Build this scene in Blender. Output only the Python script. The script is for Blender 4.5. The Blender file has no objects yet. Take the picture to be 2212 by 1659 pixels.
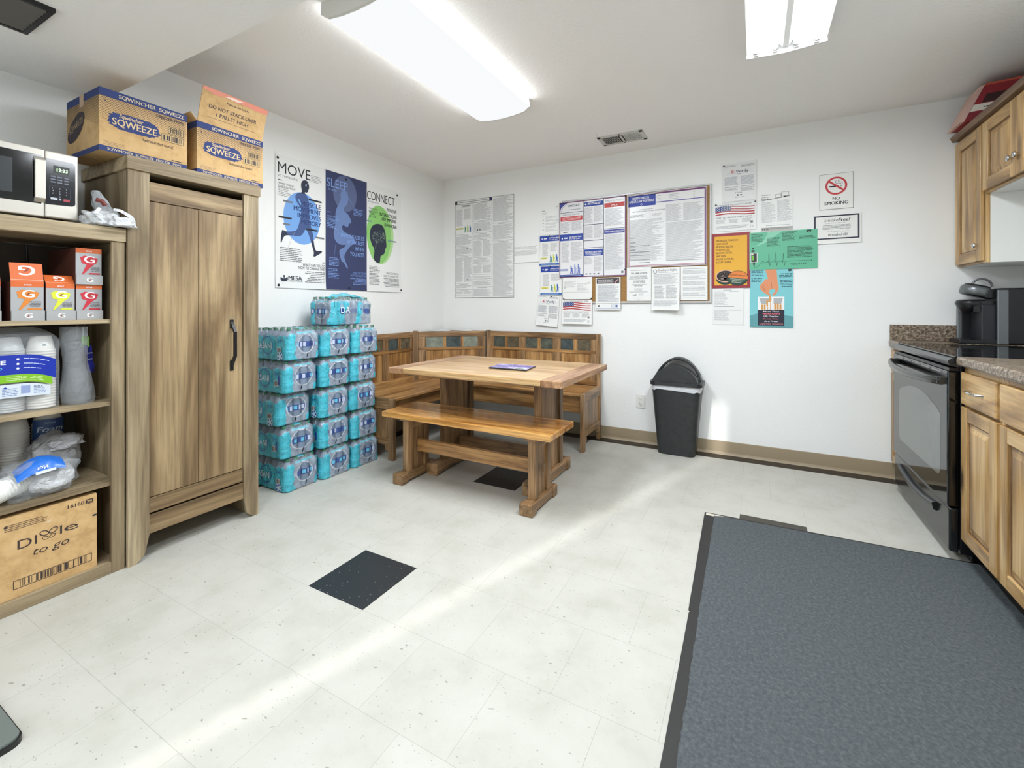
import bpy, math, random
from mathutils import Vector, Matrix, noise

C = bpy.context.scene.collection
R = math.radians

# ------------------------------------------------------------ camera, world, sun, exposure
YAW, FPX, VH = R(28.38), 970.0, 662.0
CAM = (2.857, -3.799, 1.134)
cd = bpy.data.cameras.new('camera'); cam = bpy.data.objects.new('camera', cd); C.objects.link(cam)
cam.location = CAM; cam.rotation_euler = (R(90), 0, YAW)
cd.sensor_width = 36.0; cd.lens = FPX / 2212 * 36; cd.shift_y = -(829.5 - VH) / 2212; cd.clip_start = 0.02
sc = bpy.context.scene; sc.camera = cam
sc.view_settings.view_transform = 'Standard'; sc.view_settings.look = 'None'
sc.view_settings.gamma = 1.0; sc.view_settings.use_curve_mapping = False
sc.view_settings.exposure = 2.12
wd = bpy.data.worlds.new('world'); sc.world = wd; wd.use_nodes = True
wd.node_tree.nodes['Background'].inputs[0].default_value = (0.75, 0.85, 1, 1)
wd.node_tree.nodes['Background'].inputs[1].default_value = 1.0
sd = bpy.data.lights.new('sun', 'SUN'); sun = bpy.data.objects.new('sun', sd); C.objects.link(sun)
sd.energy = 0.8; sd.angle = R(1.3); sd.color = (1, 0.98, 0.95)
sun.rotation_euler = Vector((0.313, 0.949, -0.295)).to_track_quat('-Z', 'Y').to_euler()
LAMP = 1.6     # glow of the lenses and tubes themselves
def strip_lamp(name, x, y, z, sx, sy, watt):
    ld = bpy.data.lights.new(name, 'AREA'); ld.shape = 'RECTANGLE'; ld.size = sx; ld.size_y = sy; ld.energy = watt; ld.color = (.90, .965, 1.03)
    lo = bpy.data.objects.new(name, ld); C.objects.link(lo); lo.location = (x, y, z); return lo
strip_lamp('lamp_table', 1.42, -1.88, 2.342, .36, 1.18, 8.5)
strip_lamp('lamp_kitchen', 2.9875, -1.88, 2.348, .30, 1.18, 8)
strip_lamp('lamp_rear_added', 1.865, -4.14, 2.058, .30, 1.18, 8)  # added fill light, out of view below the extra rear fixture

# ------------------------------------------------------------ pixel -> place on a real plane
_F = Vector((-math.sin(YAW), math.cos(YAW), 0)); _R = Vector((math.cos(YAW), math.sin(YAW), 0))
def _on(u, v, ax, val):
    r = _F + _R * ((u - 1106) / FPX) - Vector((0, 0, 1)) * ((v - VH) / FPX)
    return Vector(CAM) + r * ((val - CAM[ax]) / r[ax])

# ------------------------------------------------------------ materials
def lin(c):
    return tuple(((x / 255) / 12.92 if x <= 10.31 else (((x / 255) + .055) / 1.055) ** 2.4) for x in c) + (1,)
def newmat(name):
    m = bpy.data.materials.new(name); m.use_nodes = True
    return m, m.node_tree, m.node_tree.nodes['Principled BSDF']
_mc = {}
def ink(r, g, b, rough=.55, metal=0.0, bump=0.0, bs=200, spec=.5, coat=0):
    k = (r, g, b, rough, metal, bump, bs, spec, coat)
    if k in _mc: return _mc[k]
    m, t, p = newmat('paint_%d_%d_%d' % (r, g, b))
    p.inputs['Base Color'].default_value = lin((r, g, b)); p.inputs['Roughness'].default_value = rough
    p.inputs['Metallic'].default_value = metal; p.inputs['Specular IOR Level'].default_value = spec
    p.inputs['Coat Weight'].default_value = coat
    n = t.nodes.new('ShaderNodeTexNoise'); n.inputs['Scale'].default_value = bs; n.inputs['Detail'].default_value = 3
    tc = t.nodes.new('ShaderNodeTexCoord'); t.links.new(tc.outputs['Object'], n.inputs['Vector'])
    if bump:
        b_ = t.nodes.new('ShaderNodeBump'); b_.inputs['Strength'].default_value = bump; b_.inputs['Distance'].default_value = .01
        t.links.new(n.outputs['Fac'], b_.inputs['Height']); t.links.new(b_.outputs['Normal'], p.inputs['Normal'])
    mr = t.nodes.new('ShaderNodeMapRange'); k_ = .0 if metal > .4 else .04; mr.inputs[3].default_value = max(0, rough - k_); mr.inputs[4].default_value = min(1, rough + k_)
    t.links.new(n.outputs['Fac'], mr.inputs[0]); t.links.new(mr.outputs[0], p.inputs['Roughness'])
    _mc[k] = m; return m
def ramp(t, stops):
    r = t.nodes.new('ShaderNodeValToRGB'); e = r.color_ramp.elements
    while len(e) < len(stops): e.new(.5)
    for i, (p, c) in enumerate(stops): e[i].position = p; e[i].color = lin(c)
    return r
def wood(name, dark, mid, light, axis, scale=1.0, rough=.45, fine=.35, bump=.12, spots=None, coat=0, rot=0):
    m, t, p = newmat(name); N = t.nodes.new; L = t.links.new
    tc = N('ShaderNodeTexCoord'); oi = N('ShaderNodeObjectInfo'); add = N('ShaderNodeVectorMath'); add.operation = 'ADD'
    mul = N('ShaderNodeMath'); mul.operation = 'MULTIPLY'; mul.inputs[1].default_value = 7
    L(oi.outputs['Random'], mul.inputs[0]); vr = N('ShaderNodeVectorRotate'); vr.rotation_type = 'Z_AXIS'; vr.inputs['Angle'].default_value = rot; L(tc.outputs['Object'], vr.inputs['Vector']); L(vr.outputs[0], add.inputs[0]); L(mul.outputs[0], add.inputs[1])
    def nz(across, along, detail, dist):
        mp = N('ShaderNodeMapping'); s = [across * scale] * 3; s[axis] = along * scale; mp.inputs['Scale'].default_value = s
        n = N('ShaderNodeTexNoise'); n.inputs['Scale'].default_value = 1; n.inputs['Detail'].default_value = detail
        n.inputs['Distortion'].default_value = dist; L(add.outputs[0], mp.inputs['Vector']); L(mp.outputs[0], n.inputs['Vector']); return n
    a = nz(9, 1.1, 6, 1.3); b = nz(130, 5, 4, .3)
    r = ramp(t, [(.34, dark), (.5, mid), (.64, light)]); L(a.outputs['Fac'], r.inputs[0])
    mx = N('ShaderNodeMix'); mx.data_type = 'RGBA'; mx.blend_type = 'MULTIPLY'; mx.inputs[0].default_value = fine
    r2 = ramp(t, [(.35, (120, 110, 100)), (.6, (255, 255, 255))]); L(b.outputs['Fac'], r2.inputs[0])
    L(r.outputs[0], mx.inputs[6]); L(r2.outputs[0], mx.inputs[7]); out = mx.outputs[2]
    if spots:
        vn = N('ShaderNodeTexVoronoi'); vn.inputs['Scale'].default_value = spots[0]; mp = N('ShaderNodeMapping')
        s = [1.6] * 3; s[axis] = .7; mp.inputs['Scale'].default_value = s; L(add.outputs[0], mp.inputs[0]); L(mp.outputs[0], vn.inputs['Vector'])
        r3 = ramp(t, [(spots[1] * .3, (40, 25, 12)), (spots[1], (255, 255, 255))]); L(vn.outputs['Distance'], r3.inputs[0])
        m2 = N('ShaderNodeMix'); m2.data_type = 'RGBA'; m2.blend_type = 'MULTIPLY'; m2.inputs[0].default_value = .8
        L(out, m2.inputs[6]); L(r3.outputs[0], m2.inputs[7]); out = m2.outputs[2]
    L(out, p.inputs['Base Color']); p.inputs['Roughness'].default_value = rough; p.inputs['Coat Weight'].default_value = coat; p.inputs['Coat Roughness'].default_value = .12
    bm = N('ShaderNodeBump'); bm.inputs['Strength'].default_value = bump; bm.inputs['Distance'].default_value = .004
    L(b.outputs['Fac'], bm.inputs['Height']); L(bm.outputs['Normal'], p.inputs['Normal'])
    return m
RW = [wood('rustic_wood_%s' % 'xyz'[i], (122, 104, 78), (156, 138, 108), (184, 166, 134), i, .8, .6, .35) for i in range(3)]
RD = [wood('rustic_panel_%s' % 'xyz'[i], (84, 64, 40), (130, 106, 74), (174, 150, 112), i, .62, .55, .4, spots=(1.7, .13)) for i in range(3)]
OK = [wood('oak_%s' % 'xyz'[i], (124, 84, 46), (172, 126, 74), (202, 156, 100), i, 1.0, .35, .5, coat=.3) for i in range(3)]
OD = [wood('oak_worn_%s' % 'xyz'[i], (104, 78, 50), (150, 116, 78), (184, 146, 104), i, 1.2, .42, .55, coat=.15) for i in range(3)]
OKD = wood('oak_angled', (124, 84, 46), (172, 126, 74), (202, 156, 100), 0, 1.0, .35, .5, coat=.3, rot=R(-42.6)); ODD = wood('oak_worn_angled', (104, 78, 50), (150, 116, 78), (184, 146, 104), 0, 1.2, .42, .55, coat=.15, rot=R(-42.6))
OT = wood('oak_table_top', (190, 144, 92), (214, 172, 118), (230, 194, 144), 0, .9, .3, .4, coat=.4)
AL = [wood('alder_%s' % 'xyz'[i], (132, 98, 56), (186, 148, 94), (214, 180, 126), i, .8, .4, .3, spots=(3.1, .16), coat=.2) for i in range(3)]
ALD = wood('alder_dark', (88, 66, 48), (118, 92, 70), (140, 112, 88), 1, 1, .5)

def wallmat(name, col, bump, scale, rough=.75):
    m, t, p = newmat(name); N = t.nodes.new; L = t.links.new
    p.inputs['Base Color'].default_value = lin(col); p.inputs['Roughness'].default_value = rough
    tc = N('ShaderNodeTexCoord'); n = N('ShaderNodeTexNoise'); n.inputs['Scale'].default_value = scale; n.inputs['Detail'].default_value = 4
    L(tc.outputs['Object'], n.inputs['Vector']); b = N('ShaderNodeBump'); b.inputs['Strength'].default_value = bump; b.inputs['Distance'].default_value = .004
    L(n.outputs['Fac'], b.inputs['Height']); L(b.outputs['Normal'], p.inputs['Normal']); return m
WALL = wallmat('wall_paint', (240, 241, 239), .25, 90)
CEIL = wallmat('ceiling_paint', (246, 245, 243), .45, 60)

def floormat():
    m, t, p = newmat('vinyl_tile'); N = t.nodes.new; L = t.links.new
    tc = N('ShaderNodeTexCoord'); mp = N('ShaderNodeMapping'); mp.inputs['Location'].default_value = (-1.2645, 2.5885, 0)
    L(tc.outputs['Object'], mp.inputs[0])
    br = N('ShaderNodeTexBrick'); br.offset = .5; br.offset_frequency = 2; br.inputs['Scale'].default_value = 1
    br.inputs['Brick Width'].default_value = .3048; br.inputs['Row Height'].default_value = .3048
    br.inputs['Mortar Size'].default_value = .0009; br.inputs['Mortar Smooth'].default_value = .1
    br.inputs['Color1'].default_value = (1, 1, 1, 1); br.inputs['Color2'].default_value = (.93, .93, .93, 1); br.inputs['Mortar'].default_value = (.93, .93, .93, 1)
    L(mp.outputs[0], br.inputs['Vector'])
    # specks: elongated chips
    def chips(sc_, thr, rot):
        q = N('ShaderNodeMapping'); q.inputs['Rotation'].default_value = (0, 0, rot); q.inputs['Scale'].default_value = (1, 2.4, 1)
        nn = N('ShaderNodeTexNoise'); nn.inputs['Scale'].default_value = 14; L(tc.outputs['Object'], nn.inputs['Vector'])
        ad = N('ShaderNodeVectorMath'); ad.operation = 'ADD'; sc2 = N('ShaderNodeVectorMath'); sc2.operation = 'SCALE'; sc2.inputs['Scale'].default_value = .05
        L(nn.outputs['Color'], sc2.inputs[0]); L(tc.outputs['Object'], ad.inputs[0]); L(sc2.outputs[0], ad.inputs[1]); L(ad.outputs[0], q.inputs[0])
        v = N('ShaderNodeTexVoronoi'); v.inputs['Scale'].default_value = sc_; L(q.outputs[0], v.inputs['Vector'])
        a = N('ShaderNodeMath'); a.operation = 'LESS_THAN'; a.inputs[1].default_value = .17; L(v.outputs['Distance'], a.inputs[0])
        s = N('ShaderNodeSeparateColor'); L(v.outputs['Color'], s.inputs[0])
        b = N('ShaderNodeMath'); b.operation = 'GREATER_THAN'; b.inputs[1].default_value = thr; L(s.outputs[0], b.inputs[0])
        c = N('ShaderNodeMath'); c.operation = 'MULTIPLY'; L(a.outputs[0], c.inputs[0]); L(b.outputs[0], c.inputs[1]); return c
    base = ramp(t, [(.3, (180, 178, 167)), (.5, (190, 188, 179)), (.75, (196, 194, 186))])
    n0 = N('ShaderNodeTexNoise'); n0.inputs['Scale'].default_value = 5; n0.inputs['Detail'].default_value = 8; n0.inputs['Roughness'].default_value = .65
    L(tc.outputs['Object'], n0.inputs['Vector']); L(n0.outputs['Fac'], base.inputs[0])
    col = base.outputs[0]
    def over(fac, c, blend='MIX', k=1.0):
        nonlocal col
        mx = N('ShaderNodeMix'); mx.data_type = 'RGBA'; mx.blend_type = blend
        f = N('ShaderNodeMath'); f.operation = 'MULTIPLY'; f.inputs[1].default_value = k; L(fac, f.inputs[0]); L(f.outputs[0], mx.inputs[0])
        L(col, mx.inputs[6]); mx.inputs[7].default_value = lin(c); col = mx.outputs[2]
    over(chips(45, .68, .3).outputs[0], (182, 182, 174), k=.7)
    over(chips(62, .76, 1.2).outputs[0], (140, 140, 134), k=.75)
    over(chips(30, .90, 2.1).outputs[0], (128, 126, 116), k=.7)
    over(br.outputs['Fac'], (150, 150, 142), k=.55)
    mx = N('ShaderNodeMix'); mx.data_type = 'RGBA'; mx.blend_type = 'MULTIPLY'; mx.inputs[0].default_value = .4
    L(col, mx.inputs[6]); L(br.outputs['Color'], mx.inputs[7]); L(mx.outputs[2], p.inputs['Base Color'])
    p.inputs['Roughness'].default_value = .42; p.inputs['Specular IOR Level'].default_value = .22
    return m
FLOOR = floormat()
def specked(name, base, sp, scale, thr, rough=.4):
    m, t, p = newmat(name); N = t.nodes.new; L = t.links.new
    tc = N('ShaderNodeTexCoord'); v = N('ShaderNodeTexVoronoi'); v.inputs['Scale'].default_value = scale; L(tc.outputs['Object'], v.inputs['Vector'])
    a = N('ShaderNodeMath'); a.operation = 'LESS_THAN'; a.inputs[1].default_value = .16; L(v.outputs['Distance'], a.inputs[0])
    s = N('ShaderNodeSeparateColor'); L(v.outputs['Color'], s.inputs[0]); b = N('ShaderNodeMath'); b.operation = 'GREATER_THAN'; b.inputs[1].default_value = thr
    L(s.outputs[0], b.inputs[0]); c = N('ShaderNodeMath'); c.operation = 'MULTIPLY'; L(a.outputs[0], c.inputs[0]); L(b.outputs[0], c.inputs[1])
    mx = N('ShaderNodeMix'); mx.data_type = 'RGBA'; L(c.outputs[0], mx.inputs[0]); mx.inputs[6].default_value = lin(base); mx.inputs[7].default_value = lin(sp)
    L(mx.outputs[2], p.inputs['Base Color']); p.inputs['Roughness'].default_value = rough; return m
BTILE = specked('black_vinyl_tile', (34, 37, 40), (150, 150, 140), 70, .75, .4)
BSTRIP = specked('dark_vinyl_strip', (46, 40, 34), (120, 110, 95), 60, .85, .4)
def mottled(name, stops, scale, detail=8, rough=.5, bump=0, spec=.5, dist=0):
    m, t, p = newmat(name); N = t.nodes.new; L = t.links.new
    tc = N('ShaderNodeTexCoord'); n = N('ShaderNodeTexNoise'); n.inputs['Scale'].default_value = scale; n.inputs['Detail'].default_value = detail
    n.inputs['Roughness'].default_value = .7; n.inputs['Distortion'].default_value = dist
    L(tc.outputs['Object'], n.inputs['Vector']); r = ramp(t, stops); L(n.outputs['Fac'], r.inputs[0]); L(r.outputs[0], p.inputs['Base Color'])
    p.inputs['Roughness'].default_value = rough; p.inputs['Specular IOR Level'].default_value = spec
    if bump:
        b = N('ShaderNodeBump'); b.inputs['Strength'].default_value = bump; b.inputs['Distance'].default_value = .01
        L(n.outputs['Fac'], b.inputs['Height']); L(b.outputs['Normal'], p.inputs['Normal'])
    return m
GRAN = mottled('laminate_granite', [(.36, (52, 44, 36)), (.47, (104, 88, 72)), (.54, (142, 126, 108)), (.66, (176, 164, 148))], 75, 10, .3, dist=.2)
CARPET = mottled('mat_carpet', [(.25, (66, 70, 74)), (.5, (84, 89, 92)), (.75, (106, 110, 110))], 90, 14, .95, .25, .1)
RUBBER = ink(38, 37, 35, .6, bump=.1)
CARD = mottled('cardboard', [(.35, (186, 150, 100)), (.5, (204, 168, 116)), (.7, (214, 180, 130))], 14, 6, .8)
CORK = mottled('cork', [(.35, (132, 96, 52)), (.5, (160, 122, 72)), (.7, (184, 146, 94))], 160, 4, .9)
SLATE = [mottled('slate_%d' % i, [(.3, a), (.5, b), (.7, c)], 18, 8, .55, .4) for i, (a, b, c) in enumerate([
    ((52, 56, 50), (78, 82, 72), (104, 106, 92)), ((66, 58, 42), (92, 82, 62), (118, 106, 82)), ((104, 112, 100), (132, 138, 124), (156, 160, 146)), ((44, 54, 54), (64, 76, 76), (88, 100, 98))])]
STEEL = ink(204, 199, 190, .34, .55)
CHROME = ink(215, 215, 215, .15, 1)
BLK = ink(14, 14, 16, .35)
GLOSS = ink(10, 11, 12, .06, spec=.8)
PAPER = ink(234, 235, 233, .6)
PAPER2 = ink(226, 228, 228, .6)
TXT = ink(116, 118, 124, .6); TXTL = ink(164, 166, 169, .6); DK = ink(34, 34, 38, .6); NAVY = ink(44, 50, 84, .6); WHITE = ink(240, 240, 240, .5)
BLUE = ink(34, 66, 158, .5); MAROON = ink(120, 42, 76, .5); RED = ink(196, 52, 60, .5); YEL = ink(222, 214, 84, .6)
def emis(name, col, st, pattern=None):
    m, t, p = newmat(name); t.nodes.remove(p); e = t.nodes.new('ShaderNodeEmission'); o = t.nodes['Material Output']
    e.inputs[0].default_value = col; e.inputs[1].default_value = st; t.links.new(e.outputs[0], o.inputs[0])
    if pattern:   # two tubes behind the prismatic lens: brighter bands along the fixture
        x0, x1, s, lo = pattern; N = t.nodes.new; L = t.links.new
        tc = N('ShaderNodeTexCoord'); sx = N('ShaderNodeSeparateXYZ'); L(tc.outputs['Object'], sx.inputs[0]); outs = []
        for x in (x0, x1):
            a = N('ShaderNodeMath'); a.operation = 'SUBTRACT'; a.inputs[1].default_value = x; L(sx.outputs[0], a.inputs[0])
            b = N('ShaderNodeMath'); b.operation = 'DIVIDE'; b.inputs[1].default_value = s; L(a.outputs[0], b.inputs[0])
            c = N('ShaderNodeMath'); c.operation = 'MULTIPLY'; L(b.outputs[0], c.inputs[0]); L(b.outputs[0], c.inputs[1])
            d = N('ShaderNodeMath'); d.operation = 'MULTIPLY'; d.inputs[1].default_value = -1; L(c.outputs[0], d.inputs[0])
            f = N('ShaderNodeMath'); f.operation = 'EXPONENT'; L(d.outputs[0], f.inputs[0]); outs.append(f)
        g = N('ShaderNodeMath'); g.operation = 'ADD'; L(outs[0].outputs[0], g.inputs[0]); L(outs[1].outputs[0], g.inputs[1])
        h = N('ShaderNodeMapRange'); h.inputs[3].default_value = st * lo; h.inputs[4].default_value = st; L(g.outputs[0], h.inputs[0]); L(h.outputs[0], e.inputs[1])
    return m
def film(name, alpha, col=(225, 232, 236), rough=.12, attr=False, bump=.6, bs=30):
    m, t, p = newmat(name); N = t.nodes.new; L = t.links.new
    p.inputs['Base Color'].default_value = lin(col); p.inputs['Roughness'].default_value = rough; p.inputs['Specular IOR Level'].default_value = .7
    tr = N('ShaderNodeBsdfTransparent'); mx = N('ShaderNodeMixShader'); L(tr.outputs[0], mx.inputs[1]); L(p.outputs[0], mx.inputs[2])
    L(mx.outputs[0], t.nodes['Material Output'].inputs[0]); mx.inputs[0].default_value = alpha
    if attr:
        a = N('ShaderNodeAttribute'); a.attribute_name = 'Col'; L(a.outputs['Color'], p.inputs['Base Color']); L(a.outputs['Alpha'], mx.inputs[0])
    tc = N('ShaderNodeTexCoord'); n = N('ShaderNodeTexNoise'); n.inputs['Scale'].default_value = bs; n.inputs['Detail'].default_value = 5; n.inputs['Distortion'].default_value = 1.2
    L(tc.outputs['Object'], n.inputs['Vector']); b = N('ShaderNodeBump'); b.inputs['Strength'].default_value = bump; b.inputs['Distance'].default_value = .012
    L(n.outputs['Fac'], b.inputs['Height']); L(b.outputs['Normal'], p.inputs['Normal']); return m

# ------------------------------------------------------------ mesh builder
class MB:
    def __init__(s): s.v = []; s.f = []; s.m = []; s.sm = []; s.mats = []
    def mi(s, m):
        if m not in s.mats: s.mats.append(m)
        return s.mats.index(m)
    def add(s, vs, fs, m, smooth=False):
        o = len(s.v); s.v += [tuple(v) for v in vs]; k = s.mi(m)
        for f in fs: s.f.append(tuple(i + o for i in f)); s.m.append(k); s.sm.append(smooth)
        return s
    def box(s, x0, x1, y0, y1, z0, z1, m):
        x0, x1 = sorted((x0, x1)); y0, y1 = sorted((y0, y1)); z0, z1 = sorted((z0, z1))
        return s.add([(x0, y0, z0), (x1, y0, z0), (x1, y1, z0), (x0, y1, z0), (x0, y0, z1), (x1, y0, z1), (x1, y1, z1), (x0, y1, z1)],
                     [(0, 3, 2, 1), (4, 5, 6, 7), (0, 1, 5, 4), (1, 2, 6, 5), (2, 3, 7, 6), (3, 0, 4, 7)], m)
    def obox(s, o, U, V, W, m):   # oriented box from a corner and three edge vectors
        o, U, V, W = map(Vector, (o, U, V, W))
        p = [o, o + U, o + U + V, o + V]; p += [q + W for q in p]
        fl = U.cross(V).dot(W) < 0
        fs = [(0, 3, 2, 1), (4, 5, 6, 7), (0, 1, 5, 4), (1, 2, 6, 5), (2, 3, 7, 6), (3, 0, 4, 7)]
        return s.add(p, [tuple(reversed(f)) for f in fs] if fl else fs, m)
    def prism(s, poly, ax, a, b, m, smooth=False):   # poly in the other two axes (cyclic order), extruded a..b
        def P(p, t):
            return {0: (t, p[0], p[1]), 1: (p[0], t, p[1]), 2: (p[0], p[1], t)}[ax]
        n = len(poly); vs = [P(p, a) for p in poly] + [P(p, b) for p in poly]
        s.add(vs, [tuple(range(n))[::-1], tuple(range(n, 2 * n))], m)
        return s.add(vs, [(i, (i + 1) % n, n + (i + 1) % n, n + i) for i in range(n)], m, smooth)
    def cyl(s, p0, p1, r0, r1, m, n=20, caps=True, smooth=True):
        p0, p1 = Vector(p0), Vector(p1); d = (p1 - p0).normalized(); a = d.orthogonal().normalized(); b = d.cross(a)
        vs = [p0 + (a * math.cos(2 * math.pi * i / n) + b * math.sin(2 * math.pi * i / n)) * r0 for i in range(n)]
        vs += [p1 + (a * math.cos(2 * math.pi * i / n) + b * math.sin(2 * math.pi * i / n)) * r1 for i in range(n)]
        s.add(vs, [(i, (i + 1) % n, n + (i + 1) % n, n + i) for i in range(n)], m, smooth)
        if caps: s.add(vs, [tuple(range(n))[::-1], tuple(range(n, 2 * n))], m)
        return s
    def tube(s, pts, r, m, n=10):
        pts = [Vector(p) for p in pts]; rings = []
        for i, p in enumerate(pts):
            d = (pts[min(i + 1, len(pts) - 1)] - pts[max(i - 1, 0)]).normalized()
            a = d.cross(Vector((0.123, .456, .881))).normalized(); b = d.cross(a)
            rings.append([p + (a * math.cos(2 * math.pi * k / n) + b * math.sin(2 * math.pi * k / n)) * r for k in range(n)])
        vs = sum(rings, []); fs = []
        for i in range(len(pts) - 1):
            for k in range(n): fs.append((i * n + k, i * n + (k + 1) % n, (i + 1) * n + (k + 1) % n, (i + 1) * n + k))
        s.add(vs, fs, m, True); e = (len(pts) - 1) * n
        return s.add(vs, [tuple(range(n))[::-1], tuple(range(e, e + n))], m)
    def lathe(s, prof, c, m, n=24, ax=(0, 0, 1), smooth=True):   # prof: (r, h)
        c = Vector(c); d = Vector(ax).normalized(); a = d.orthogonal().normalized(); b = d.cross(a); vs = []
        for r, h in prof:
            vs += [c + d * h + (a * math.cos(2 * math.pi * k / n) + b * math.sin(2 * math.pi * k / n)) * max(r, 1e-5) for k in range(n)]
        fs = [(i * n + k, i * n + (k + 1) % n, (i + 1) * n + (k + 1) % n, (i + 1) * n + k) for i in range(len(prof) - 1) for k in range(n)]
        return s.add(vs, fs, m, smooth)
    def grid(s, fn, nu, nv, m, smooth=True):
        vs = [fn(i / nu, j / nv) for j in range(nv + 1) for i in range(nu + 1)]; w = nu + 1
        return s.add(vs, [(j * w + i, j * w + i + 1, (j + 1) * w + i + 1, (j + 1) * w + i) for j in range(nv) for i in range(nu)], m, smooth)
    def build(s, name, parent=None, loc=None, bev=0, label=None, cat=None, group=None, kind=None, seg=2):
        loc = Vector(loc) if loc is not None else Vector((0, 0, 0))
        base = Vector(parent['base']) if parent is not None else Vector((0, 0, 0))
        off = base + loc if parent is not None else loc
        me = bpy.data.meshes.new(name); me.from_pydata([tuple(Vector(v) - off) for v in s.v], [], s.f)
        for m in s.mats: me.materials.append(m)
        me.polygons.foreach_set('material_index', s.m); me.polygons.foreach_set('use_smooth', s.sm); me.update()
        o = bpy.data.objects.new(name, me); C.objects.link(o); o.location = loc
        o['base'] = list(off)
        if parent is not None: o.parent = parent
        if bev:
            b = o.modifiers.new('bevel', 'BEVEL'); b.width = bev; b.segments = seg; b.limit_method = 'ANGLE'; b.angle_limit = R(40)
        return tag(o, label, cat, group, kind)
def tag(o, label=None, cat=None, group=None, kind=None):
    if label: o['label'] = label
    if cat: o['category'] = cat
    if group: o['group'] = group
    if kind: o['kind'] = kind
    return o
def thing(name, loc, label, cat, group=None):
    o = bpy.data.objects.new(name, None); C.objects.link(o); o.location = loc; o['base'] = list(loc); o.empty_display_size = .1
    return tag(o, label, cat, group)
def dup(root, loc, label, rz=0, group=None):
    def cp(o, par):
        c = o.copy(); C.objects.link(c)
        if par is not None: c.parent = par
        for ch in o.children: cp(ch, c)
        return c
    r = cp(root, None); r.location = loc; r.rotation_euler = (0, 0, rz); r['label'] = label
    if group: r['group'] = group
    return r

# ------------------------------------------------------------ printing on surfaces
_gc = {}
def glyphs(s, bold):
    k = s
    if k in _gc: return _gc[k]
    cu = bpy.data.curves.new('t', 'FONT'); cu.body = s; cu.size = 1; cu.resolution_u = 3; cu.offset = 0
    cu.fill_mode = 'FRONT'; ob = bpy.data.objects.new('t', cu); me = ob.to_mesh()
    vs = [(v.co.x, v.co.y) for v in me.vertices]; fs = [tuple(p.vertices) for p in me.polygons]
    ob.to_mesh_clear(); bpy.data.objects.remove(ob); bpy.data.curves.remove(cu)
    x0 = min(v[0] for v in vs); x1 = max(v[0] for v in vs)
    y0 = min(v[1] for v in vs); y1 = max(v[1] for v in vs)
    _gc[k] = (vs, fs, x0, x1, y0, y1); return _gc[k]
class Face:
    """prints flat shapes on a surface fn(u, v, w) -> point; u right, v up, w out of the surface"""
    def __init__(s, mb, fn, eps=.0005): s.mb = mb; s.fn = fn; s.eps = eps
    def poly(s, pts, m, l=1): s.mb.add([s.fn(u, v, l * s.eps) for u, v in pts], [tuple(range(len(pts)))], m)
    def rect(s, u0, v0, u1, v1, m, l=1): s.poly([(u0, v0), (u1, v0), (u1, v1), (u0, v1)], m, l)
    def frame(s, u0, v0, u1, v1, t, m, l=1):
        s.rect(u0, v0, u1, v0 + t, m, l); s.rect(u0, v1 - t, u1, v1, m, l); s.rect(u0, v0, u0 + t, v1, m, l); s.rect(u1 - t, v0, u1, v1, m, l)
    def ell(s, u, v, a, b, m, l=1, n=36): s.poly([(u + a * math.cos(2 * math.pi * i / n), v + b * math.sin(2 * math.pi * i / n)) for i in range(n)], m, l)
    def ring(s, u, v, a, b, t, m, l=1, n=36):
        for i in range(n):
            c0, s0, c1, s1 = math.cos(2 * math.pi * i / n), math.sin(2 * math.pi * i / n), math.cos(2 * math.pi * (i + 1) / n), math.sin(2 * math.pi * (i + 1) / n)
            s.poly([(u + (a - t) * c0, v + (b - t) * s0), (u + a * c0, v + b * s0), (u + a * c1, v + b * s1), (u + (a - t) * c1, v + (b - t) * s1)], m, l)
    def line(s, p, q, t, m, l=1):
        p, q = Vector(p), Vector(q); d = (q - p).normalized() * t / 2; n = Vector((-d.y, d.x))
        s.poly([tuple(p - n), tuple(q - n), tuple(q + n), tuple(p + n)], m, l)
    def text(s, t, u, v, h, m, w=None, bold=False, al='L', l=1, shear=0, rot=0):
        vs, fs, x0, x1, y0, y1 = glyphs(t, bold)
        k = h / .72; kx = k if w is None else w / (x1 - x0); W = (x1 - x0) * kx
        du = {'L': 0, 'C': -W / 2, 'R': -W}[al]; c, sn = math.cos(rot), math.sin(rot)
        for n_, sh in enumerate((-.022, 0, .022) if bold else (0,)):
            out = []
            for x, y in vs:
                a = (x - x0 + sh) * kx + du + y * k * shear; b = y * k
                out.append(s.fn(u + a * c - b * sn, v + a * sn + b * c, l * s.eps + n_ * .00002))
            s.mb.add(out, fs, m)
    def para(s, u0, v0, u1, v1, m, step=.009, th=.35, rag=.3, seed=0, l=1, al='L'):
        rnd = random.Random(seed + int(u0 * 1000) + int(v1 * 777)); v = v1
        while v - step * th > v0:
            w = (u1 - u0) * (1 - rag * rnd.random() ** 2); a = u0 if al == 'L' else (u1 - w if al == 'R' else (u0 + u1 - w) / 2); e = a + w
            while a < e - 1e-4:
                b = min(e, a + (u1 - u0) * rnd.uniform(.12, .4)); s.rect(a, v - step * th, b, v, m, l); a = b + step * .35
            v -= step
    def bars(s, u0, v0, u1, v1, m, n=26, seed=1, l=1):
        rnd = random.Random(seed); w = (u1 - u0) / n
        for i in range(n):
            if rnd.random() < .62: s.rect(u0 + i * w, v0, u0 + i * w + w * rnd.choice((.45, .7, 1)), v1, m, l)
def plane(o, U, V):
    o, U, V = map(Vector, (o, U, V)); N = U.cross(V).normalized()
    return lambda u, v, w: o + U * u + V * v + N * w
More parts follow.
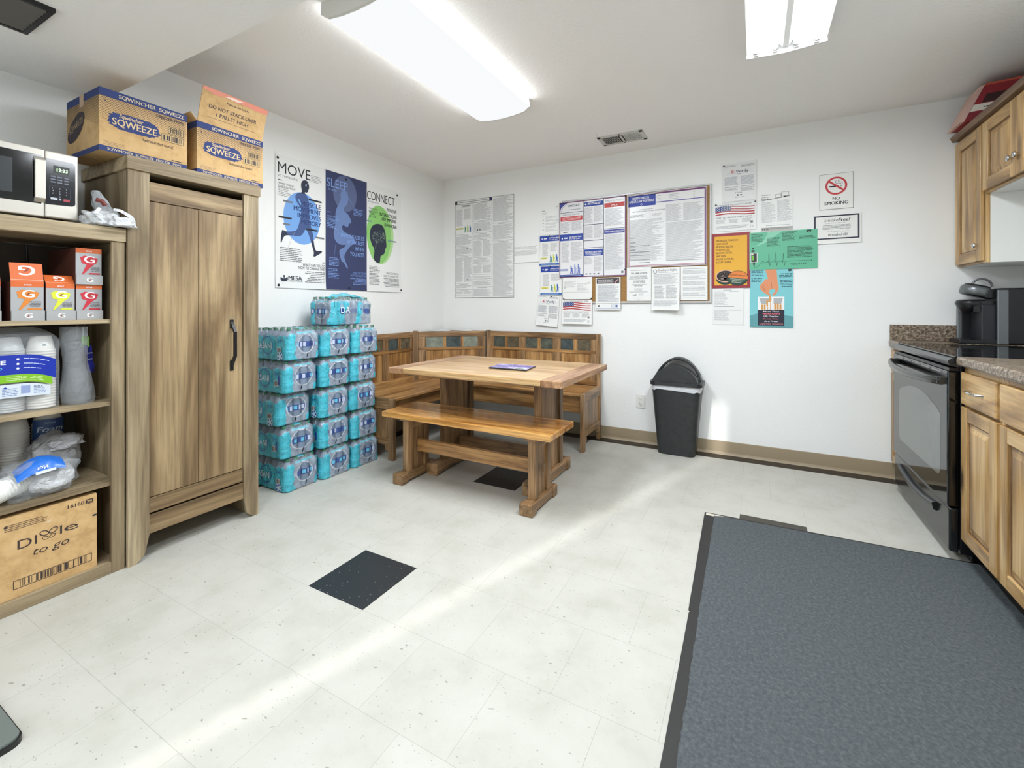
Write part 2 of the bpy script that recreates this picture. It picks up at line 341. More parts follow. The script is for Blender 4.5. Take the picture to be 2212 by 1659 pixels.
def smooth(P, n=2):
    for _ in range(n):
        Q = []
        for i in range(len(P)):
            a, b = P[i], P[(i + 1) % len(P)]
            Q += [(a[0] * .75 + b[0] * .25, a[1] * .75 + b[1] * .25), (a[0] * .25 + b[0] * .75, a[1] * .25 + b[1] * .75)]
        P = Q
    return P

# ============================================================ THE ROOM
YR = -5.2; XR = 4.29; H = 2.438; HS = 2.151; YS = -2.81
mb = MB(); mb.box(-.12, XR + .12, YR - .1, .12, -.1, 0, FLOOR)
mb.box(1.2645, 1.5693, -2.5885, -2.2837, 0, .0006, BTILE); mb.box(1.2545, 1.5593, -1.362, -1.057, 0, .0006, BTILE)
mb.box(0, 3.66, -.118, 0, 0, .0006, BSTRIP); mb.box(0, .118, -2.3, -.118, 0, .0006, BSTRIP)
mb.build('floor', kind='structure')
mb = MB(); mb.box(-.12, 0, YR, .12, 0, H, WALL); mb.build('wall_left', kind='structure')
mb = MB(); mb.box(0, XR, 0, .12, 0, H, WALL); mb.build('wall_back', kind='structure')
mb = MB(); mb.box(XR, XR + .12, YR, .12, 0, H, WALL); mb.build('wall_right', kind='structure')
mb = MB(); mb.box(-.12, .82, YR - .1, YR, 0, H, WALL); mb.box(.93, XR + .12, YR - .1, YR, 0, H, WALL)
mb.box(.82, .93, YR - .1, YR, 2.03, H, WALL); mb.build('wall_rear', kind='structure')  # unseen wall; its narrow gap is added to shape the sun streak
mb = MB(); mb.box(-.12, XR + .12, YS, .12, H, H + .1, CEIL); mb.box(-.12, XR + .12, YR - .1, YS, HS, H + .1, CEIL)
mb.build('ceiling', kind='structure')
TAN = ink(158, 142, 116, .5, bump=.03)
def cove(name, pts0, pts1, nrm):   # rubber cove base with a small toe
    mb = MB(); n = Vector(nrm); p0 = Vector(pts0); p1 = Vector(pts1); up = Vector((0, 0, 1))
    prof = [(0, 0), (.014, 0), (.012, .004), (.007, .010), (.0035, .02), (.003, .1), (.0015, .103), (0, .103)]
    a = [p0 + n * d + up * z for d, z in prof]; b = [p1 + n * d + up * z for d, z in prof]; k = len(prof)
    mb.add(a + b, [(i, (i + 1) % k, k + (i + 1) % k, k + i) for i in range(k)], TAN); mb.build(name, kind='structure')
cove('baseboard_back', (0, 0, 0), (3.744, 0, 0), (0, -1, 0)); cove('baseboard_left', (0, -2.88, 0), (0, 0, 0), (1, 0, 0))

# ------------------------------------------------------------ ceiling fixtures
def wrap_light():
    t = thing('ceiling_light', (1.42, -1.88, H), 'wraparound fluorescent ceiling light with a ribbed white lens over the table area', 'ceiling light')
    w = ink(214, 214, 208, .4)
    mb = MB(); mb.box(1.27, 1.57, -2.49, -1.27, H - .03, H, w); mb.build('housing', t)
    prof = [(1.225, H - .002), (1.222, H - .055), (1.26, H - .078), (1.34, H - .088), (1.42, H - .091), (1.50, H - .088), (1.58, H - .078), (1.618, H - .055), (1.615, H - .002)]
    lens = emis('lens_glow', (.97, .99, 1.0, 1), LAMP, (1.33, 1.51, .05, .14)); side = emis('lens_side_glow', (.97, .99, 1, 1), 1.6); mb = MB()
    n = len(prof); vs = [(x, -2.482, z) for x, z in prof] + [(x, -1.278, z) for x, z in prof]
    mb.add(vs, [(i + 1, i, n + i, n + i + 1) for i in range(1, n - 2)], lens, True); mb.add(vs, [(i + 1, i, n + i, n + i + 1) for i in (0, n - 2)], side); mb.build('lens', t)
    for y0, y1 in ((-2.496, -2.482), (-1.278, -1.268)):
        mb = MB(); mb.prism([(x, z) for x, z in prof], 1, y0, y1, w); mb.build('end_cap', t, bev=.002)
    return t
wrap_light()
def tube_light(x0, x1, y0, y1, z, label, sub=0):
    t = thing('ceiling_light', ((x0 + x1) / 2, (y0 + y1) / 2, z), label, 'ceiling light')
    w = ink(235, 236, 236, .35); mb = MB(); xm = (x0 + x1) / 2
    mb.box(x0, x1, y0, y1, z - .035, z, w)
    mb.prism([(xm - .035, z - .035), (xm + .035, z - .035), (xm + .012, z - .062), (xm - .012, z - .062)], 1, y0 + .02, y1 - .02, w)
    for s in (-1, 1):
        e = x0 if s < 0 else x1
        mb.prism([(e, z - .035), (e - s * .004, z - .035), (e - s * .004, z - .058), (e, z - .058)], 1, y0, y1, w)
    mb.build('housing', t, bev=.001)
    for y, d in ((y0, 1), (y1, -1)):
        mb = MB(); mb.prism([(x0, z), (x1, z), (x1, z - .075), (xm, z - .085), (x0, z - .075)], 1, y, y + d * .008, w)
        mb.build('end_plate', t, bev=.001)
    gl = emis('tube_glow', (.97, .99, 1.0, 1), LAMP * 1.3); capm = ink(170, 170, 168, .3, .7)
    for k in range(4):
        x = x0 + (x1 - x0) * (.13, .37, .63, .87)[k]
        mb = MB(); mb.cyl((x, y0 + .035, z - .058), (x, y1 - .035, z - .058), .013, .013, gl, 14); o = mb.build('tube', t)
        for y, d in ((y0 + .008, 1), (y1 - .008, -1)):
            mb = MB(); mb.cyl((x, y + d * .012, z - .058), (x, y + d * .029, z - .058), .013, .013, capm, 12)
            mb.box(x - .009, x + .009, y, y + d * .014, z - .075, z - .035, w); mb.build('lamp_holder', o)
tube_light(2.82, 3.155, -2.49, -1.27, H, 'open fluorescent ceiling light with four bare tubes near the kitchen cabinets')
tube_light(1.7, 2.03, -4.75, -3.53, HS, 'added unseen fluorescent ceiling light on the low ceiling, nearest the rear wall')  # extra fixture, out of view, added to brighten the near end of the room

def vent(name, cx, cy, z, w, d, label):
    t = thing(name, (cx, cy, z), label, 'air vent'); wm = ink(205, 204, 200, .5); dk = ink(40, 40, 40, .7)
    mb = MB(); e = .028
    mb.box(cx - w / 2, cx + w / 2, cy - d / 2, cy - d / 2 + e, z - .006, z, wm); mb.box(cx - w / 2, cx + w / 2, cy + d / 2 - e, cy + d / 2, z - .006, z, wm)
    mb.box(cx - w / 2, cx - w / 2 + e, cy - d / 2, cy + d / 2, z - .006, z, wm); mb.box(cx + w / 2 - e, cx + w / 2, cy - d / 2, cy + d / 2, z - .006, z, wm)
    mb.box(cx - .008, cx + .008, cy - d / 2, cy + d / 2, z - .006, z, wm); mb.build('frame', t, bev=.002)
    mb = MB(); mb.box(cx - w / 2 + .01, cx + w / 2 - .01, cy - d / 2 + .01, cy + d / 2 - .01, z - .0012, z, dk); mb.build('duct_opening', t)
    mb = MB()
    for s in (-1, 1):
        for k in range(11):
            x = cx + s * (.02 + k * (w / 2 - e - .02) / 10.6)
            mb.obox((x, cy - d / 2 + e, z - .0055), (0, d - 2 * e, 0), (.006 * s, 0, .004), (.0012, 0, 0), wm)
    mb.build('louvre', t, kind='stuff'); return t
vent('ceiling_vent', 1.955, -.335, H, .345, .2, 'small white two-way register vent in the ceiling above the notice board')
t = thing('ceiling_vent', (.68, -3.38, HS), 'dark louvred grille in the low ceiling at the top left corner', 'air vent')
mb = MB(); mb.box(.50, .745, -3.56, -3.20, HS - .002, HS, BLK)
for k in range(9):
    x = .51 + k * .026
    mb.obox((x, -3.555, HS - .012), (0, .35, 0), (.016, 0, .008), (.002, 0, -.002), ink(96, 94, 90, .5))
mb.build('grille', t)
mb = MB()
for a in ((.49, .505, -3.57, -3.19), (.740, .755, -3.57, -3.19)): mb.box(*a, HS - .014, HS, BLK)
for a in ((.505, .74, -3.57, -3.555), (.505, .74, -3.205, -3.19)): mb.box(*a, HS - .014, HS, BLK)
mb.build('frame', t)

# outlet
t = thing('power_outlet', (2.022, -.0, .346), 'white double power outlet on the wall beside the trash can', 'power outlet')
mb = MB(); mb.box(1.985, 2.058, -.006, 0, .288, .403, ink(228, 227, 222, .4)); mb.build('cover_plate', t, bev=.003)
for z in (.325, .366):
    mb = MB(); mb.prism([(2.0215 + .017 * math.cos(a * math.pi / 8), z + .0165 * max(-.85, min(.85, math.sin(a * math.pi / 8)))) for a in range(16)], 1, -.0085, -.005, ink(222, 221, 216, .4))
    for dx in (-.0065, .0065): mb.box(2.0215 + dx - .001, 2.0215 + dx + .001, -.009, -.0085, z + .001, z + .009, DK)
    mb.cyl((2.0215, -.0085, z - .008), (2.0215, -.009, z - .008), .0025, .0025, DK, 10); mb.build('socket', t)

# ------------------------------------------------------------ floor mat, slab
def mat_thing():
    t = thing('floor_mat', (3.2, -2.3, 0), 'large charcoal carpet mat with a black rubber edge beside the stove and cabinets', 'mat')
    mb = MB(); P = [(2.616, -1.127), (3.745, -1.094), (3.735, -3.9), (2.66, -3.9), (2.652, -2.6), (2.643, -2.03), (2.652, -2.022), (2.640, -2.012)]
    mb.prism([(x, y) for x, y in reversed(P)], 2, 0.0008, .006, RUBBER); mb.build('rubber_edge', t, bev=.001)
    mb = MB(); Q = [(2.668, -1.160), (2.70, -1.150), (3.72, -1.112), (3.70, -3.9), (2.695, -3.9), (2.688, -2.6), (2.676, -2.0)]
    n = 30; rnd = random.Random(3); E = []
    for i in range(len(Q)):
        a, b = Vector(Q[i]), Vector(Q[(i + 1) % len(Q)])
        for k in range(n): p = a.lerp(b, k / n); E.append((p.x + rnd.uniform(-.0022, .0022), p.y + rnd.uniform(-.0022, .0022)))
    mb.prism(E[::-1], 2, .006, .010, CARPET); mb.build('carpet_pile', t)
    mb = MB(); mb.prism([(2.785, -1.14), (3.092, -1.14), (3.090, -1.058), (2.787, -1.058)], 2, 0.0008, .004, specked('backing_strip', (66, 62, 54), (190, 188, 180), 50, .72, .6)); mb.build('backing_tab', t)
    mb = MB(); mb.prism([(2.625, -1.1345), (2.625, -1.158), (2.66, -1.160), (2.70, -1.150), (2.72, -1.1385)], 2, .006, .0066, ink(214, 206, 190, .6)); mb.build('worn_corner', t)
mat_thing()
mb = MB(); pts = []
for (cx, cy, a0) in ((1.16, -3.40, 0), (.80, -3.40, 90), (.80, -3.86, 180), (1.16, -3.86, 270)):
    for k in range(7): a = R(a0 + k * 15); pts.append((cx + .027 * math.cos(a), cy + .027 * math.sin(a)))
t = thing('floor_scale', (.98, -3.63, 0), 'low dark grey slab with rounded corners on the floor, at the bottom left edge', 'scale')
mb.prism(pts, 2, .0, .016, ink(26, 28, 28, .4)); mb.build('base', t, bev=.004)
mb = MB(); mb.prism([(.98 + (x - .98) * .985, -3.63 + (y + 3.63) * .985) for x, y in pts], 2, .016, .022, ink(104, 112, 108, .35, bump=.03)); mb.build('platform', t, bev=.002)

# ------------------------------------------------------------ trash can
def trash():
    t = thing('trash_can', (2.325, -.125, 0), 'black half-round trash can with a domed handle lid and white liner against the wall', 'trash can')
    m = mottled('black_plastic', [(.3, (34, 36, 38)), (.7, (48, 50, 52))], 30, 5, .42, .05)
    def ringp(z):   # rounded rectangle tapering to the foot
        k = z / .53; x0, x1 = 2.192 - .040 * k, 2.462 + .046 * k; y0, y1 = -.205 - .035 * k, -.03 + .008 * k; r = .045; P = []
        for cx, cy, a0 in ((x1 - r, y1 - r * .4, 0), (x0 + r, y1 - r * .4, 90), (x0 + r, y0 + r, 180), (x1 - r, y0 + r, 270)):
            for q in range(7):
                a = R(a0 + 15 * q); P.append((cx + r * math.cos(a), cy + (r if a0 >= 180 else r * .4) * math.sin(a)))
        return P
    def shell(zs, inset, mat, mb, bow=0):
        rings = []
        for z in zs:
            cx, cy = 2.327, -.12
            rings.append([(cx + (x - cx) * (1 + inset), cy + (y - cy) * (1 + inset * 1.4), z) for x, y in ringp(z)])
        n = len(rings[0]); vs = sum(rings, [])
        mb.add(vs, [(i * n + k, i * n + (k + 1) % n, (i + 1) * n + (k + 1) % n, (i + 1) * n + k) for i in range(len(zs) - 1) for k in range(n)], mat, True)
        return rings
    mb = MB(); r = shell([0.001, .006, .1, .2, .3, .4, .5, .53], 0, m, mb); n = len(r[0]); mb.add(r[0], [tuple(range(n))[::-1]], m); mb.build('body', t)
    # liner
    mb = MB(); P = ringp(.515); n = len(P); rnd = random.Random(5); low = []; hi = []
    for k, (x, y) in enumerate(P * 1):
        s = 1.012 + .01 * math.sin(k * 2.3); hi.append((2.327 + (x - 2.327) * 1.012, -.12 + (y + .12) * 1.03, .533))
        low.append((2.327 + (x - 2.327) * s, -.12 + (y + .12) * (s + .02), .503 - .012 * abs(math.sin(k * 1.1)) + rnd.uniform(-.004, .004)))
    lin_m = film('liner_plastic', .9, (226, 228, 232), .3, bump=.8, bs=60)
    mb.add(low + hi, [(k, (k + 1) % n, n + (k + 1) % n, n + k) for k in range(n)], lin_m, True); mb.build('liner', t, label='white plastic liner')
    # lid
    l = thing('x', (0, 0, 0), None, None); bpy.data.objects.remove(l)
    mb = MB(); A = [(2.327 + (x - 2.327) * 1.065, -.12 + (y + .12) * 1.10) for x, y in ringp(.53)]
    mb.prism(A, 2, .533, .560, m)
    def prof(x0, x1, zt, k, z0=.56, pw=.62):
        return [(x0 + (x1 - x0) * i / k, z0 + (zt - z0) * max(0, math.sin(math.pi * i / k)) ** pw) for i in range(k + 1)]
    front = prof(2.160, 2.490, .686, 24)
    vs = []; k = len(front)
    mb.prism(front, 1, -.232, -.13, m, True)
    lid = mb.build('lid', t, bev=.006, seg=3)
    arch = prof(2.160, 2.500, .735, 28); inner = prof(2.195, 2.475, .719, 28, .60); k = len(arch); mb = MB(); vs = []
    for y in (-.128, -.02):
        vs += [(x, y, z) for x, z in arch] + [(x, y, z) for x, z in inner]
    fs = [(i, i + 1, k + i + 1, k + i) for i in range(k - 1)] + [(2 * k + i + 1, 2 * k + i, 3 * k + i, 3 * k + i + 1) for i in range(k - 1)]
    fs += [(i + 1, i, 2 * k + i, 2 * k + i + 1) for i in range(k - 1)] + [(k + i, k + i + 1, 3 * k + i + 1, 3 * k + i) for i in range(k - 1)]
    mb.add(vs, fs, m, True); mb.build('lid_handle', lid)
trash()

# ============================================================ TALL CABINET, OPEN BOOKCASE
def tall_cabinet():
    t = thing('tall_cabinet', (.24, -2.59, 0), 'tall rustic wooden single-door cabinet with a black pull handle beside the water packs', 'cabinet')
    x1 = .469; yl, yr = -2.879, -2.298
    mb = MB(); mb.box(.012, .455, yl + .006, yl + .024, 0, 1.735, RW[2]); mb.box(.012, .455, yr - .024, yr - .006, 0, 1.735, RW[2])
    mb.box(.012, .455, yl + .024, yr - .024, .12, .138, RW[1]); mb.box(.012, .02, yl + .024, yr - .024, .12, 1.73, RD[2]); mb.build('body', t, bev=.002)
    mb = MB(); mb.box(.008, .478, yl - .006, yr + .008, 1.732, 1.79, RW[1]); mb.build('top_board', t, bev=.003)
    # front stiles with tapered feet
    mb = MB(); mb.prism([(yl, 0), (yl + .030, 0), (yl + .062, .03), (yl + .079, .11), (yl + .079, 1.732), (yl, 1.732)], 0, .452, x1, RW[2]); mb.build('stile', t, bev=.002)
    mb = MB(); mb.prism([(yr, 0), (yr, 1.732), (yr - .079, 1.732), (yr - .079, .11), (yr - .062, .03), (yr - .030, 0)], 0, .452, x1, RW[2]); mb.build('stile', t, bev=.002)
    mb = MB(); mb.box(.450, .466, yl + .079, yr - .079, .112, .196, RD[1]); mb.build('bottom_rail', t, bev=.002)
    mb = MB(); a, b = yl + .082, yr - .082
    mb.box(.449, .452, a, b, .205, 1.695, BLK)
    dl = [a, -2.717, -2.594, -2.567, -2.42, b]
    mb.box(.452, .462, a, -2.5952, .275, 1.607, RD[2]); mb.box(.452, .462, -2.5928, b, .275, 1.607, RD[2])
    for y in dl[1:3]: pass
    d = mb.build('door', t, bev=.0012)
    for z0, z1 in ((.205, .272), (1.610, 1.695)):
        mb = MB(); mb.box(.452, .465, a, b, z0, z1, RD[1]); mb.build('door_rail', d, bev=.0015)
    mb = MB(); hm = ink(28, 28, 30, .35, .3)
    mb.prism([(.4615, .812), (.4615, .858), (.472, .854), (.488, .880), (.488, .998), (.472, 1.024), (.4615, 1.020), (.4615, 1.06), (.476, 1.04), (.500, 1.003), (.500, .875), (.476, .838)][::1], 1, -2.443, -2.430, hm)
    mb.box(.461, .466, -2.446, -2.427, .80, .852, hm); mb.box(.461, .466, -2.446, -2.427, 1.02, 1.066, hm)
    mb.build('handle', d, bev=.002, label='black metal pull handle')
tall_cabinet()

def bookcase():
    t = thing('bookcase', (.23, -3.33, 0), 'low open rustic wooden bookcase loaded with drink mixes and cups, microwave on top', 'bookcase')
    y1, y0 = -2.884, -3.78; x1 = .455
    mb = MB(); mb.box(.006, .462, y0 - .004, y1 + .003, 1.412, 1.470, RW[1]); mb.build('top_board', t, bev=.002)
    for a, b in ((y1 - .046, y1), (y0, y0 + .046)):
        mb = MB(); mb.box(.437, x1, a, b, 0, 1.411, RW[2]); mb.box(.01, .437, (y1 - .020 if b == y1 else y0), (y1 if b == y1 else y0 + .020), 0, 1.411, RW[2])
        mb.build('side_panel', t, bev=.0015)
    mb = MB(); mb.box(.004, .010, y0 + .02, y1 - .02, .03, 1.41, ink(74, 64, 54, .7)); mb.build('back_panel', t)  # panel colour darkened to carry the shade inside the shelves
    for z0, z1 in ((1.062, 1.079), (.712, .730), (.372, .390)):
        mb = MB(); mb.box(.012, .444, y0 + .021, y1 - .021, z0, z1, RW[1]); mb.build('shelf', t, bev=.001)
    mb = MB(); mb.box(.012, .444, y0 + .021, y1 - .021, .030, .048, RW[1]); mb.build('shelf', t, bev=.001)
    mb = MB(); mb.box(.437, x1, y0 + .046, y1 - .046, 0, .050, RW[1]); mb.build('base_rail', t, bev=.0015)
bookcase()
CORD = MB(); CORD.tube([(.05, -3.08, 1.405), (.045, -3.075, 1.33), (.04, -3.06, 1.25), (.045, -3.055, 1.16), (.06, -3.06, 1.085)], .004, BLK)

# ============================================================ TABLE, BENCH, CORNER BENCH
def trestle(t, x0, x1, yA, yB, ux, w, z1, foot_h, yc, halfw, tenon=None, wd=OD):
    """one trestle end: foot rail along y, upright frame and panel"""
    mb = MB(); mb.box(x0 - .012, x1 + .012, yA, yB, .012, foot_h, wd[1])
    for a, b in ((yA, yA + .055), (yB - .055, yB)): mb.box(x0 - .017, x1 + .017, a - .006, b, 0, foot_h + .003, wd[1])
    f = mb.build('foot', t, bev=.004)
    mb = MB(); mb.box(x0, x1, yc - halfw, yc - halfw + w, foot_h, z1, wd[2]); mb.box(x0, x1, yc + halfw - w, yc + halfw, foot_h, z1, wd[2])
    mb.box(x0 + .014, x1 - .014, yc - halfw + w, yc + halfw - w, foot_h, z1, wd[2]); mb.box(x0, x1, yc - halfw + w, yc + halfw - w, z1 - .06, z1, wd[1])
    u = mb.build('upright', t, bev=.002)
    mb = MB(); mb.box(x0 - .012, x1 + .012, yc - halfw * 1.25, yc + halfw * 1.25, z1 - .004, z1 + .022, wd[1]); mb.build('cleat', t, bev=.003)
    return u
def table():
    t = thing('dining_table', (1.34, -1.15, 0), 'oak trestle dining table with a worn light top and a magazine on it', 'table')
    X0, X1, Y0, Y1, z = .725, 1.955, -1.575, -.735, .732
    mb = MB(); mb.box(X0 + .125, X1 - .125, Y0, Y1, z - .034, z, OT); mb.box(X0 + .1255, X1 - .1255, Y0 + .0005, Y1, z - .040, z - .033, OD[0]); mb.build('tabletop', t, bev=.004)
    for a, b in ((X0, X0 + .124), (X1 - .124, X1)):
        mb = MB(); mb.box(a, b, Y0, Y1, z - .038, z + .0002, wood_end); mb.build('breadboard_end', t, bev=.004)
    for a in (.920, 1.647):
        trestle(t, a, a + .055, -1.395, -.825, 0, .05, .668, .075, -1.10, .175)
    mb = MB(); mb.box(.975, 1.647, -1.12, -1.08, .13, .20, OD[0]); mb.build('stretcher', t, bev=.003)
wood_end = wood('oak_table_end', (150, 108, 72), (190, 144, 104), (212, 170, 130), 1, 1, .35, .4, coat=.3)
table()
def bench():
    t = thing('bench', (1.32, -1.46, 0), 'small backless oak trestle bench pulled up in front of the table', 'bench')
    mb = MB(); mb.box(.725, 1.915, -1.635, -1.285, .420, .455, wood('oak_bench_top', (150, 92, 40), (208, 146, 74), (228, 172, 98), 0, .9, .16, .45, coat=.8)); mb.build('seat', t, bev=.004)
    for a in (.838, 1.748):
        u = trestle(t, a, a + .046, -1.63, -1.285, 0, .042, .398, .062, -1.455, .105)
        mb = MB(); mb.box(a + .046, a + .056, -1.468, -1.448, .19, .24, OD[2]) if a > 1 else mb.box(a - .01, a, -1.468, -1.448, .19, .24, OD[2]); mb.build('tenon', u, bev=.001)
    mb = MB(); mb.box(.884, 1.748, -1.472, -1.444, .175, .255, OK[0]); mb.build('stretcher', t, bev=.003)
bench()

def corner_bench():
    t = thing('corner_bench', (.6, -.5, 0), 'L-shaped oak corner bench with slate tiles set in its tall back, behind the table', 'bench')
    zt = .896
    def back(o, U, L, stiles, tiles, pans, ti, zb=.452):
        """o: lower left front corner, U: unit direction to the right, front faces N = U x up"""
        o, U = Vector(o), Vector(U).normalized(); Nn = U.cross(Vector((0, 0, 1)))
        def bx(mb, a, b, z0, z1, d0, d1, m): mb.obox(o + U * a + Vector((0, 0, z0)) + Nn * d0, U * (b - a), Nn * (d1 - d0), Vector((0, 0, z1 - z0)), m)
        k = 0 if abs(U.x) > .5 else 1; kd, kk = (ODD, OKD) if .2 < abs(U.x) < .9 else (OD[k], OK[k])
        mb = MB(); bx(mb, 0, L, .846, zt, -.024, 0, kd); bx(mb, 0, L, .722, .748, -.024, 0, kk); bx(mb, 0, L, zb, .490, -.024, 0, kk)
        for a, b in stiles: bx(mb, a, b, .490, .722, -.024, 0, OD[2]); bx(mb, a, b, .748, .846, -.024, 0, OD[2])
        for a, b in pans: bx(mb, a, b, .49, .722, -.016, -.009, OK[2])
        for i in range(len(tiles) - 1):
            a, b = tiles[i][1], tiles[i + 1][0]
            if b - a < .05: bx(mb, a, b, .748, .846, -.020, -.003, OK[2])
        bo = mb.build('back_panel', t, bev=.0015)
        for i, (a, b) in enumerate(tiles):
            mb = MB(); bx(mb, a, b, .748, .846, -.018, -.006, SLATE[ti[i % len(ti)]]); mb.build('slate_tile', bo)
    # right section along the back wall
    back((.585, -.052, 0), (1, 0, 0), 1.085, [(0, .045), (.322, .392), (.665, .745), (1.02, 1.085)],
         [(.045, .169), (.198, .322), (.392, .513), (.545, .665), (.745, .862), (.900, 1.02)], [(.045, .322), (.392, .665), (.745, 1.02)], [0, 1, 0, 0, 3, 1])
    # left section along the left wall
    back((.052, -1.30, 0), (0, 1, 0), .775, [(0, .06), (.362, .432), (.715, .775)], [(.06, .196), (.226, .362), (.432, .558), (.588, .715)], [(.06, .362), (.432, .715)], [0, 1, 3, 1])
    # angled section across the corner
    a = Vector((.075, -.505, 0)); b = Vector((.548, -.070, 0)); U = (b - a).normalized(); L = (b - a).length
    back(a, U, L, [(0, .075), (L - .075, L)], [(.075, .235), (.262, .402), (.428, L - .075)], [(.075, L - .075)], [2, 3, 2])
    for x, y in ((.052, -.522), (.566, -.052)):
        mb = MB(); mb.obox((x - .022, y - .0, .45), (.034, .028, 0), (.02, -.024, 0), (0, 0, .455), OD[2]); mb.build('corner_post', t, bev=.003)
    mb = MB(); mb.prism([(.02, -.02), (.02, -.50), (.08, -.50), (.54, -.076), (.54, -.02)], 2, .882, .892, OD[0]); mb.build('corner_ledge', t)
    mb = MB(); mb.box(.53, 1.662, -.478, -.078, .430, .453, OK[0]); mb.box(.054, .528, -1.292, -.478, .4305, .4535, OK[1]); mb.box(.054, .528, -.4775, -.078, .4302, .4532, OK[0])
    mb.build('seat', t, bev=.004)
    mb = MB(); mb.box(.50, 1.662, -.458, -.436, .300, .429, OK[0]); mb.build('apron', t, bev=.002)
    mb = MB(); mb.box(.484, .506, -1.285, -.458, .340, .429, OK[1]); mb.build('apron', t, bev=.002)
    # end panels
    def endp(fn, W, HB):   # fn(s, z, d) ; s runs from front to wall
        def q(mb, s0, s1, z0, z1, d0, d1, m):
            vs = [fn(s, z, d) for z in (z0, z1) for (s, d) in ((s0, d0), (s1, d0), (s1, d1), (s0, d1))]
            mb.add(vs, [(0, 3, 2, 1), (4, 5, 6, 7), (0, 1, 5, 4), (1, 2, 6, 5), (2, 3, 7, 6), (3, 0, 4, 7)], m)
        mb = MB(); q(mb, 0, .052, 0, .452, 0, .030, OD[2]); q(mb, W - .052, W, 0, .897, 0, .030, OD[2])
        q(mb, .052, W - .052, .375, .455, .002, .028, HB); q(mb, .052, W - .052, .11, .16, .002, .028, HB); q(mb, .052, W - .052, .16, .375, .010, .020, OD[2])
        q(mb, .052, .085, .07, .11, .002, .028, OD[2]); q(mb, W - .085, W - .052, .07, .11, .002, .028, OD[2])
        mb.build('end_panel', t, bev=.003)
    endp(lambda s, z, d: (1.664 + d, -.482 + s, z), .460, OD[1])
    endp(lambda s, z, d: (.532 - s, -1.292 - d, z), .512, OD[0])
corner_bench()

# ============================================================ KITCHEN SIDE
def raised_door(parent, name, x, y0, y1, z0, z1, st=.055, panel=True):
    """door whose face looks towards -x at plane x; y0<y1"""
    mb = MB()
    if not panel:
        mb.box(x, x + .018, y0, y1, z0, z1, AL[1]); return mb.build(name, parent, bev=.004)
    mb.box(x, x + .018, y0, y0 + st, z0, z1, AL[2]); mb.box(x, x + .018, y1 - st, y1, z0, z1, AL[2])
    mb.box(x, x + .018, y0 + st, y1 - st, z0, z0 + st, AL[1]); mb.box(x, x + .018, y0 + st, y1 - st, z1 - st, z1, AL[1])
    d = mb.build(name, parent, bev=.0025)
    a, b, c, e = y0 + st, y1 - st, z0 + st, z1 - st; g = .006; s = .030; mb = MB()
    mb.box(x + .010, x + .016, a, b, c, e, ALD)
    o = [(x + .0105, a + g, c + g), (x + .0105, b - g, c + g), (x + .0105, b - g, e - g), (x + .0105, a + g, e - g)]
    i = [(x + .002, a + g + s, c + g + s), (x + .002, b - g - s, c + g + s), (x + .002, b - g - s, e - g - s), (x + .002, a + g + s, e - g - s)]
    mb.add(o + i, [(4, 7, 6, 5), (0, 4, 5, 1), (1, 5, 6, 2), (2, 6, 7, 3), (3, 7, 4, 0)], AL[2]); mb.build('door_panel', d)
    return d
def knob(parent, x, y, z):
    mb = MB(); mb.lathe([(.0, .026), (.012, .025), (.0155, .019), (.011, .012), (.006, .008), (.006, 0)], (x, y, z), CHROME, 18, (-1, 0, 0)); mb.build('knob', parent, label='chrome knob')
def base_unit(y0, y1, label, drawer=True, doors=1):
    t = thing('base_cabinet', (3.98, (y0 + y1) / 2, 0), label, 'cabinet', None)
    mb = MB(); mb.box(3.682, XR - .003, y0, y0 + .016, .1, .874, AL[2]); mb.box(3.682, XR - .003, y1 - .016, y1, .1, .874, AL[2])
    mb.box(3.682, XR - .003, y0 + .016, y1 - .016, .1, .118, AL[1]); mb.box(XR - .015, XR - .004, y0 + .016, y1 - .016, .118, .874, AL[2]); mb.build('body', t)
    mb = MB(); mb.box(3.665, 3.683, y0, y0 + .035, .1, .874, AL[2]); mb.box(3.665, 3.683, y1 - .035, y1, .1, .874, AL[2])
    for a, b in ((.1, .135), (.695, .725), (.84, .874)): mb.box(3.665, 3.683, y0 + .035, y1 - .035, a, b, AL[1])
    mb.build('face_frame', t, bev=.001)
    mb = MB(); mb.box(3.745, 3.76, y0, y1, 0, .1, BLK); mb.build('toe_kick', t)
    if drawer:
        d = raised_door(t, 'drawer', 3.647, y0 + .012, y1 - .012, .712, .850, panel=False); ym = (y0 + y1) / 2
        mb = MB(); mb.tube([(3.648, ym + .055, .781), (3.628, ym + .05, .781), (3.620, ym + .02, .781), (3.620, ym - .02, .781), (3.628, ym - .05, .781), (3.648, ym - .055, .781)], .0045, CHROME)
        mb.build('pull', d, label='chrome bar pull')
    z1 = .700 if drawer else .85
    w = (y1 - y0 - .024) / doors
    for k in range(doors):
        a = y0 + .012 + k * w + .001; raised_door(t, 'door', 3.647, a, a + w - .002, .122, z1)
base_unit(-1.485, -1.137, 'narrow knotty wood base cabinet with one drawer, directly right of the black stove')
base_unit(-2.10, -1.487, 'wide knotty wood base cabinet at the right edge, second from the stove', doors=2)
base_unit(-2.70, -2.102, 'knotty wood base cabinet out past the right edge, farthest from the stove', doors=2)
t = thing('base_cabinet', (3.97, -.118, 0), 'narrow wooden filler cabinet squeezed between the back wall and the stove', 'cabinet')
mb = MB(); mb.box(3.665, XR - .003, -.218, -.004, .1, .874, AL[2]); mb.build('body', t, bev=.001)
raised_door(t, 'door', 3.647, -.214, -.012, .122, .700, st=.045); raised_door(t, 'drawer', 3.647, -.214, -.012, .712, .850, panel=False)
mb = MB(); mb.box(3.745, 3.76, -.218, -.016, 0, .1, BLK); mb.build('toe_kick', t)

